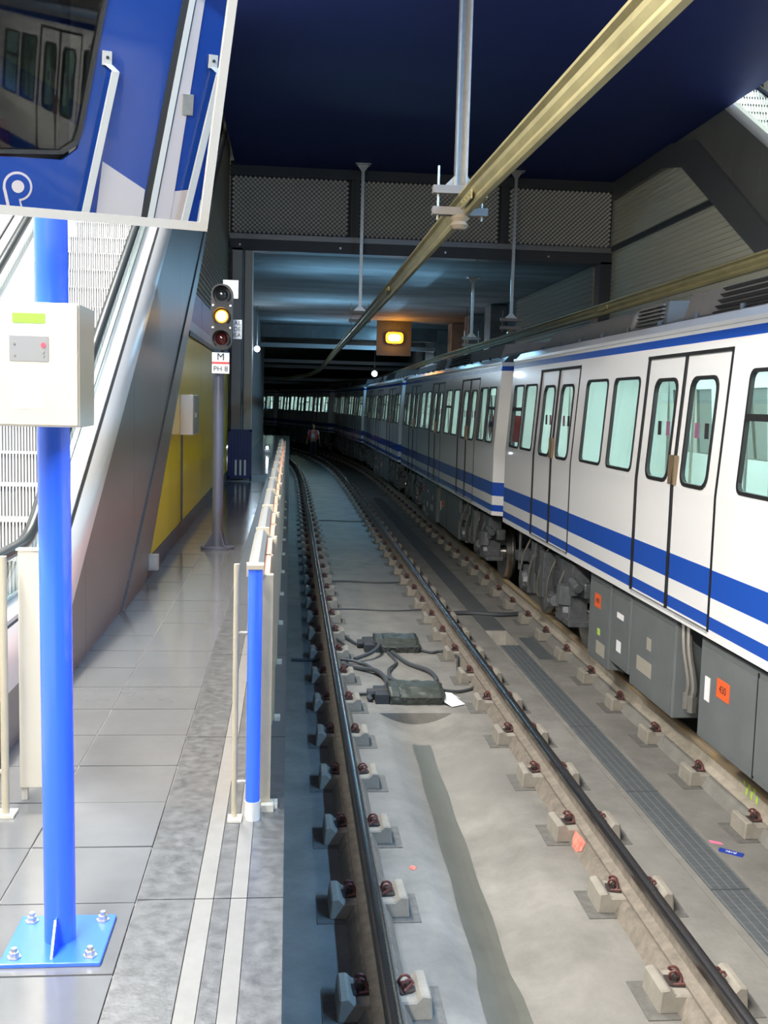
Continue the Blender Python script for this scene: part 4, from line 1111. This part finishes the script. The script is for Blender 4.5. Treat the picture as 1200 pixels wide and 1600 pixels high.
# end panel and rod by the escalator landing
t = thing('end_screen', 'beige steel end panel standing behind the blue pole', 'panel', (-.9, 3.88, 1.05))
MB().box(-.985, -.86, 3.86, 3.90, 1.10, 2.0).build('panel', 'beige_metal', t, bev=.004)
MB().box(-.99, -.85, 3.855, 3.905, 2.0, 2.006).build('cap', 'beige_side', t)
b = MB().box(-.98, -.96, 3.87, 3.89, 1.05, 1.1).box(-.88, -.87, 3.87, 3.89, 1.05, 1.1); b.build('foot', 'beige_side', t)
t = thing('barrier_post', 'slim beige rod on a foot plate at the left edge, before the steel panel', 'post', (-1.0, 3.72, 1.05))
MB().cyl((-1.0, 3.72, 1.055), (-1.0, 3.72, 2.0), .014, 12).build('rod', 'fence_cream', t, smooth=True)
MB().box(-1.08, -.965, 3.69, 3.76, 1.051, 1.062).build('foot_plate', 'beige_side', t)
for z in (1.21, 1.72): MB().cyl((-1.0, 3.73, z), (-1.16, 3.78, z), .008, 8).build('stub', 'galv', t, smooth=True)
# ================================================================== PLATFORM EDGE FENCE
FXE = -.112
t = thing('fence_post', 'bright blue round post with a metal foot at the fence end', 'post', (FXE, 3.67, 1.05))
MB().cyl((FXE, 3.67, 1.12), (FXE, 3.67, 1.975), .026, 24).build('shaft', 'pole_blue', t, smooth=True)
MB().cyl((FXE, 3.67, 1.05), (FXE, 3.67, 1.12), .0285, 24).build('foot', 'steel_deck', t, smooth=True)
MB().box(FXE-.029, FXE+.029, 3.64, 3.70, 1.975, 1.99).build('cap', 'fence_cream', t)
MB().box(FXE+.03, FXE+.075, 3.73, 3.78, 1.05, 1.075).build('side_bracket', 'beige_side', t)
t = thing('guide_rod', 'slim cream rod beside the blue fence post, joined by two stubs', 'rod', (-.178, 3.67, 1.05))
MB().cyl((-.178, 3.67, 1.055), (-.178, 3.67, 1.99), .0105, 12).build('rod', 'fence_cream', t, smooth=True)
MB().box(-.20, -.15, 3.63, 3.69, 1.051, 1.06).build('foot_plate', 'beige_side', t)
for z in (1.19, 1.74): MB().cyl((-.17, 3.67, z), (FXE-.026, 3.67, z), .0075, 8).build('stub', 'galv', t, smooth=True)
def fence_panel(i):
    y0 = 3.76+1.075*i; n = i
    lab = ('platform fence panel with a peach infill, first after the blue post', 'platform fence panel, second after the blue post', 'platform fence panel, third after the blue post', 'platform fence panel, fourth after the blue post',
           'platform fence panel, fifth after the blue post', 'platform fence panel, sixth after the blue post', 'platform fence panel, seventh after the blue post', 'platform fence panel, eighth after the blue post',
           'platform fence panel, ninth after the blue post', 'platform fence panel, tenth after the blue post', 'platform fence panel, eleventh after the blue post', 'platform fence panel, last before the tunnel')[i]
    t = thing('platform_fence', lab, 'fence', (FXE, y0, 1.05), 'fence panels along the platform edge')
    x = FXE; y1 = y0+1.055
    MB().prism([(x-.033, 1.935), (x+.022, 1.935), (x+.022, 1.955), (x+.006, 1.975), (x-.017, 1.975), (x-.033, 1.955)], 'y', y0, y1).build('top_rail', 'fence_top', t)
    MB().box(x-.036, x+.026, y0-.006, y0+.03, 1.93, 1.978).build('rail_collar', 'fence_cream', t)
    for y in (y0, y1-.045): MB().box(x+.01, x+.062, y, y+.045, 1.052, 1.935).build('stile', 'fence_cream', t)
    MB().box(x+.02, x+.056, y0+.045, y1-.045, 1.12, 1.17).build('bottom_rail', 'fence_cream', t)
    MB().box(x+.025, x+.048, y0+.045, y1-.045, 1.17, 1.935).build('infill', 'fence_peach', t)
    b = MB(); b.box(x+.02, x+.055, y0+.5, y0+.53, 1.17, 1.935); b.build('mullion', 'fence_cream', t)
    MB().box(x+.062, x+.09, y0, y0+.05, 1.05, 1.07).build('foot_bracket', 'beige_side', t)
    t.rotation_euler = (0, 0, .006)
for i in range(12): fence_panel(i)
# ================================================================== SIGNAL ON THE PLATFORM
sx, sy = -.715, 10.6
t = thing('signal', 'three aspect signal glowing amber on a grey platform post', 'signal', (sx, sy, 1.05))
MB().cyl((sx, sy, 1.08), (sx-.0, sy, 3.0), .055, 16).build('post', 'grey_post', t, smooth=True)
MB().lathe([(.17, 1.05), (.17, 1.075), (.06, 1.08)], (sx, sy, 0), 'z', 24).build('base', 'grey_post', t)
for a in range(4):
    c, s_ = math.cos(a*H90+.6), math.sin(a*H90+.6)
    b = MB(); P = [(sx+c*.05, sy+s_*.05, 1.07), (sx+c*.15, sy+s_*.15, 1.08), (sx+c*.05, sy+s_*.05, 1.24)]; q = Vector((-s_, c, 0))*.005
    b.add([Vector(p)+q for p in P]+[Vector(p)-q for p in P], [(0, 1, 2), (5, 4, 3), (0, 3, 4, 1), (1, 4, 5, 2), (2, 5, 3, 0)]); b.build('gusset', 'grey_post', t)
hx, hy = sx+.03, sy-.10
MB().prism(rrect(hx-.105, hx+.105, 3.055, 3.70, .09), 'y', hy-.03, hy+.13).build('head', 'signal_black', t)
MB().box(hx-.02, hx+.02, hy+.1, sy+.03, 2.95, 3.15).build('bracket', 'grey_post', t)
for z, m in ((3.595, 'lens_dark'), (3.385, 'amber'), (3.165, 'lens_red')):
    r = .062 if m != 'amber' else .066
    MB().lathe([(.02, hy-.055), (r*.7, hy-.05), (r, hy-.035), (r, hy-.02)], (hx, 0, z), 'y', 20).build('lens', m, t, smooth=True)
    if m == 'amber': MB().lathe([(.02, hy-.062), (.045, hy-.058), (.054, hy-.044)], (hx, 0, z), 'y', 20).build('lens_core', 'amber_core', t, smooth=True)
    b = MB(); n = 18
    for k in range(n+1):
        a = math.radians(-50+280*k/n); u, w = math.cos(a), math.sin(a)
        for rr, yy in ((.078, hy-.03), (.085, hy-.03), (.085, hy-.15+.05*(1-w)), (.078, hy-.15+.05*(1-w))): b.v.append((hx+u*rr, yy, z+w*rr))
    for k in range(n):
        for j in range(4): a = k*4+j; c = k*4+(j+1) % 4; b.f.append((a, c, c+4, a+4)); b.mi.append(0)
    b.build('hood', 'signal_black', t, smooth=False, fix=False)
b = MB()
for z in (3.275, 3.49):
    for s in (-1, 1): b.lathe([(.010, hy-.04), (.008, hy-.03)], (hx+s*.085, 0, z), 'y', 8)
b.build('bolt', 'bolt', t)
pz = hy-.035
px = hx-.005
o = MB().box(px-.085, px+.085, pz-.004, pz+.004, 2.825, 3.03).build('number_plate', 'sign_white', t)
MB().box(px-.085, px+.085, pz-.0055, pz-.004, 2.918, 2.938).build('red_bar', 'sign_red', o)
text('M', (px, pz-.006, 2.984), (H90, 0, 0), .10, 'ink', o); text('PH 8', (px, pz-.006, 2.868), (H90, 0, 0), .072, 'ink', o)
o = MB().box(hx+.03, hx+.19, hy+.16, hy+.168, 3.18, 3.37).build('line_sign', 'sign_white', t)
for i, s_ in enumerate(('AL', 'DE', 'INEA')): text(s_, (hx+.182, hy+.158, 3.335-.06*i), (H90, 0, 0), .06, 'ink', o, align='RIGHT')
MB().box(hx+.0, hx+.15, hy+.16, hy+.168, 3.58, 3.76).build('upper_plate', 'sign_white', t)
b = MB().box(hx-.02, hx+.05, hy+.1, hy+.17, 3.25, 3.3).box(hx-.02, hx+.05, hy+.1, hy+.17, 3.62, 3.67); b.build('plate_bracket', 'grey_post', t)
# boxes on the left wall
t = thing('cabinet', 'steel box fixed high on the yellow wall', 'cabinet', (XL+.06, 11.6, 2.18))
MB().box(XL, XL+.135, 11.3, 11.9, 2.18, 2.61).build('body', 'steel_deck', t, bev=.004)
MB().box(XL+.135, XL+.15, 11.31, 11.89, 2.19, 2.60).build('door', 'steel', t)
MB().box(XL+.15, XL+.17, 11.36, 11.40, 2.37, 2.42).build('handle', 'bolt', t)
MB().cyl((XL+.02, 11.32, 1.22), (XL+.02, 11.32, 2.18), .012, 8).build('conduit', 'dark_grey', t)
t = thing('socket_box', 'small beige socket box at the foot of the escalator cladding', 'box', (XL+.05, 8.75, 1.15))
MB().box(XL+.01, XL+.09, 8.70, 8.80, 1.13, 1.26).build('body', 'beige_metal', t, bev=.003)
MB().box(XL+.02, XL+.08, 8.695, 8.70, 1.15, 1.24).build('lid', 'beige_side', t)
# blue gate at the far end of the platform
t = thing('gate', 'dark blue barred gate with three white stripes beyond the signal', 'gate', (-.92, 19.6, 1.05))
b = MB()
b.box(-1.14, -.70, 19.58, 19.62, 1.98, 2.02); b.box(-1.14, -.70, 19.58, 19.62, 1.1, 1.14); b.box(-1.14, -1.10, 19.58, 19.62, 1.05, 2.02); b.box(-.74, -.70, 19.58, 19.62, 1.05, 2.02)
b.build('frame', 'gate_blue', t)
MB().box(-1.10, -.74, 19.60, 19.615, 1.14, 1.98).build('sheet', 'gate_blue', t)
for k in range(6): MB().box(-1.08+k*.06, -1.055+k*.06, 19.585, 19.60, 1.14, 1.98).build('bar', 'gate_blue', t)
for k in range(3): MB().box(-1.01+k*.085, -.975+k*.085, 19.565, 19.584, 1.16, 1.45).build('white_stripe', 'sign_white', t)
# ================================================================== LAMPS IN THE TUNNEL
def lamp(loc, s, label, e, m='lamp_white', col=COOL, board=False):
    t = thing('tunnel_lamp', label, 'lamp', loc, 'lamps in the tunnel')
    x, y, z = loc
    if board: MB().prism(rrect(x-.30, x+.30, z-.19, z+.19, .12), 'y', y-.1, y).build('bulb', m, t); MB().prism(rrect(x-.22, x+.22, z-.12, z+.12, .1), 'y', y-.12, y-.1).build('bulb_core', 'amber_core', t)
    else: MB().lathe([(.02, y-s*1.1), (s*.6, y-s*.9), (s*.95, y-s*.3), (s, y)], (x, 0, z), 'y', 14).build('bulb', m, t, smooth=True)
    MB().lathe([(s*1.1, y), (s*1.1, y+.05), (s*.7, y+.12)], (x, 0, z), 'y', 14).build('base', 'dark_grey', t)
    MB().cyl((x, y+.08, z), (x, y+.08, 5.41 if y < 40 else 5.3), .012, 6).build('stem', 'dark_grey', t)
    if board: MB().box(x-.6, x+.6, y+.13, y+.2, z-.6, z+.6).build('board', 'trim_dark', t)
    if e: point('lamp_glow', (x, y-s*2.2, z), e, col, s)
lamp((-1.02, 32, 4.12), .085, 'white bulb lamp on the left tunnel wall', 55)
lamp((3.55, 36, 4.83), .22, 'glowing orange lamp hung on a dark board in the tunnel', 70, 'amber_far', (1, .38, .04), True)
lamp((4.02, 50, 3.98), .13, 'round white lamp hanging left of and below the orange lamp', 12)
lamp((6.0-.25, 43, 3.88), .12, 'white lamp against the right tunnel wall, right of and below the orange lamp', 12)
lamp((5.06, 30, 3.86), .075, 'white lamp just over the roof of the second car, rightmost of the tunnel lamps', 8)
t = thing('ground_signal', 'small white ground signal lamp beyond the platform fence', 'signal', (-.62, 29.5, 1.05))
MB().box(-.70, -.54, 29.5, 29.62, 1.05, 1.2).build('body', 'dark_grey', t); MB().lathe([(.01, 29.40), (.03, 29.46), (.035, 29.5)], (-.62, 0, 1.24), 'y', 12).build('lens', 'lamp_white', t, smooth=True)
MB().box(-.66, -.58, 29.5, 29.6, 1.2, 1.3).build('head', 'dark_grey', t)
# ================================================================== PERSON walking on the track
def skin_obj(name, verts, edges, radii, m, parent=None, root=0, sub=2):
    me = bpy.data.meshes.new(name); me.from_pydata(verts, edges, []); me.materials.append(MATS[m])
    o = bpy.data.objects.new(name, me); COL.objects.link(o)
    sm = o.modifiers.new('skin', 'SKIN'); sm.use_smooth_shade = True
    for i, r in enumerate(radii):
        sv = me.skin_vertices[0].data[i]; sv.radius = r if isinstance(r, tuple) else (r, r)
        sv.use_root = (i == root)
    ss = o.modifiers.new('sub', 'SUBSURF'); ss.levels = sub; ss.render_levels = sub
    if parent: o.parent = parent
    return o
def person(x, y, z):
    t = thing('person', 'worker in a red vest over a pale shirt walking between the far rails', 'person', (x, y, z))
    V = []; Ed = []; R = []
    def add(p, r, par=None):
        V.append(p); R.append(r)
        if par is not None: Ed.append((par, len(V)-1))
        return len(V)-1
    pel = add((0, 0, .92), (.15, .11)); ab = add((0, 0, 1.08), (.14, .10), pel); chest = add((0, .01, 1.30), (.17, .11), ab); nk = add((0, .0, 1.46), .055, chest)
    hd = add((0, -.02, 1.56), (.07, .08), nk); top = add((0, -.01, 1.66), (.072, .085), hd); add((0, 0, 1.72), .045, top)
    for s in (-1, 1):
        hip = add((s*.09, 0, .86), .085, pel); kn = add((s*.11, -.10 if s == 1 else .06, .48), .058, hip); an = add((s*.11, -.12 if s == 1 else .22, .09), .04, kn); add((s*.12, (-.12 if s == 1 else .22)-.14, .04), .034, an)
        sh = add((s*.20, .01, 1.38), .06, chest); el = add((s*.27, .04, 1.10), .045, sh); wr = add((s*.32, -.05, .86), .028, el)
        pa = add((s*.325, -.07, .79), (.034, .02), wr)
        for k in range(4):
            a = add((s*.325+(.0), -.095+.022*k, .735-(.004 if k in (0, 3) else 0)), .0095, pa); add((s*.318, -.10+.022*k, .695+(.01 if k == 3 else 0)), .0085, a)
        th = add((s*.31, -.105, .775), .010, pa); add((s*.305, -.125, .745), .009, th)
    body = skin_obj('body', V, Ed, R, 'skin', t)
    skin_obj('shirt', [(0, 0, .98), (0, 0, 1.1), (0, .01, 1.31), (0, .005, 1.43), (.20, .01, 1.385), (-.20, .01, 1.385), (.25, .03, 1.2), (-.25, .03, 1.2)], [(0, 1), (1, 2), (2, 3), (2, 4), (2, 5), (4, 6), (5, 7)],
             [(.165, .125), (.16, .12), (.185, .125), (.075, .075), .078, .078, .07, .07], 'shirt', t)
    for s in (-1, 1):
        b = MB(); P = [(s*.115, -.14, .98), (s*.20, -.10, .98), (s*.21, -.10, 1.3), (s*.18, -.08, 1.43), (s*.08, -.10, 1.45), (s*.10, -.15, 1.28)]
        b.add(P+[(p[0], p[1]+.03, p[2]) for p in P], [tuple(range(6)), tuple(range(11, 5, -1))]+[(i, (i+1) % 6, (i+1) % 6+6, i+6) for i in range(6)])
        o = b.build('vest', 'vest', None); o.parent = t
    b = MB().box(-.19, .19, .11, .135, .98, 1.44); o = b.build('vest', 'vest', None); o.parent = t
    skin_obj('trousers', [(0, 0, .97), (0, 0, .90), (.09, 0, .85), (.11, -.10, .48), (.11, -.12, .13), (-.09, 0, .85), (-.11, .06, .48), (-.11, .22, .13)], [(0, 1), (1, 2), (2, 3), (3, 4), (1, 5), (5, 6), (6, 7)],
             [(.165, .125), (.165, .125), .105, .078, .065, .105, .078, .065], 'trousers', t)
    skin_obj('hair', [(0, .02, 1.66), (0, .015, 1.73), (0, .05, 1.62)], [(0, 1), (0, 2)], [(.082, .088), .05, .06], 'hair', t)
    for s in (-1, 1):
        fy = -.12 if s == 1 else .22
        o = MB().prism([(fy+.07, 0), (fy-.20, 0), (fy-.20, .035), (fy-.06, .10), (fy+.07, .10)], 'x', s*.115-.045, s*.115+.045).build('shoe', 'shoe', None, bev=.015); o.parent = t
    # face
    b = MB()
    for s in (-1, 1): b.lathe([(.004, -.115), (.011, -.107), (.011, -.1)], (s*.03, 0, 1.615), 'y', 8)
    o = b.build('eyes', 'ink', None); o.parent = t
    o = MB().prism([(-.112, 1.57), (-.135, 1.572), (-.10, 1.61)], 'x', -.013, .013).build('nose', 'skin', None); o.parent = t
    o = MB().box(-.022, .022, -.106, -.09, 1.535, 1.543).build('mouth', 'vest', None); o.parent = t
    return t
person(1.17, 51.1, BEDZ)
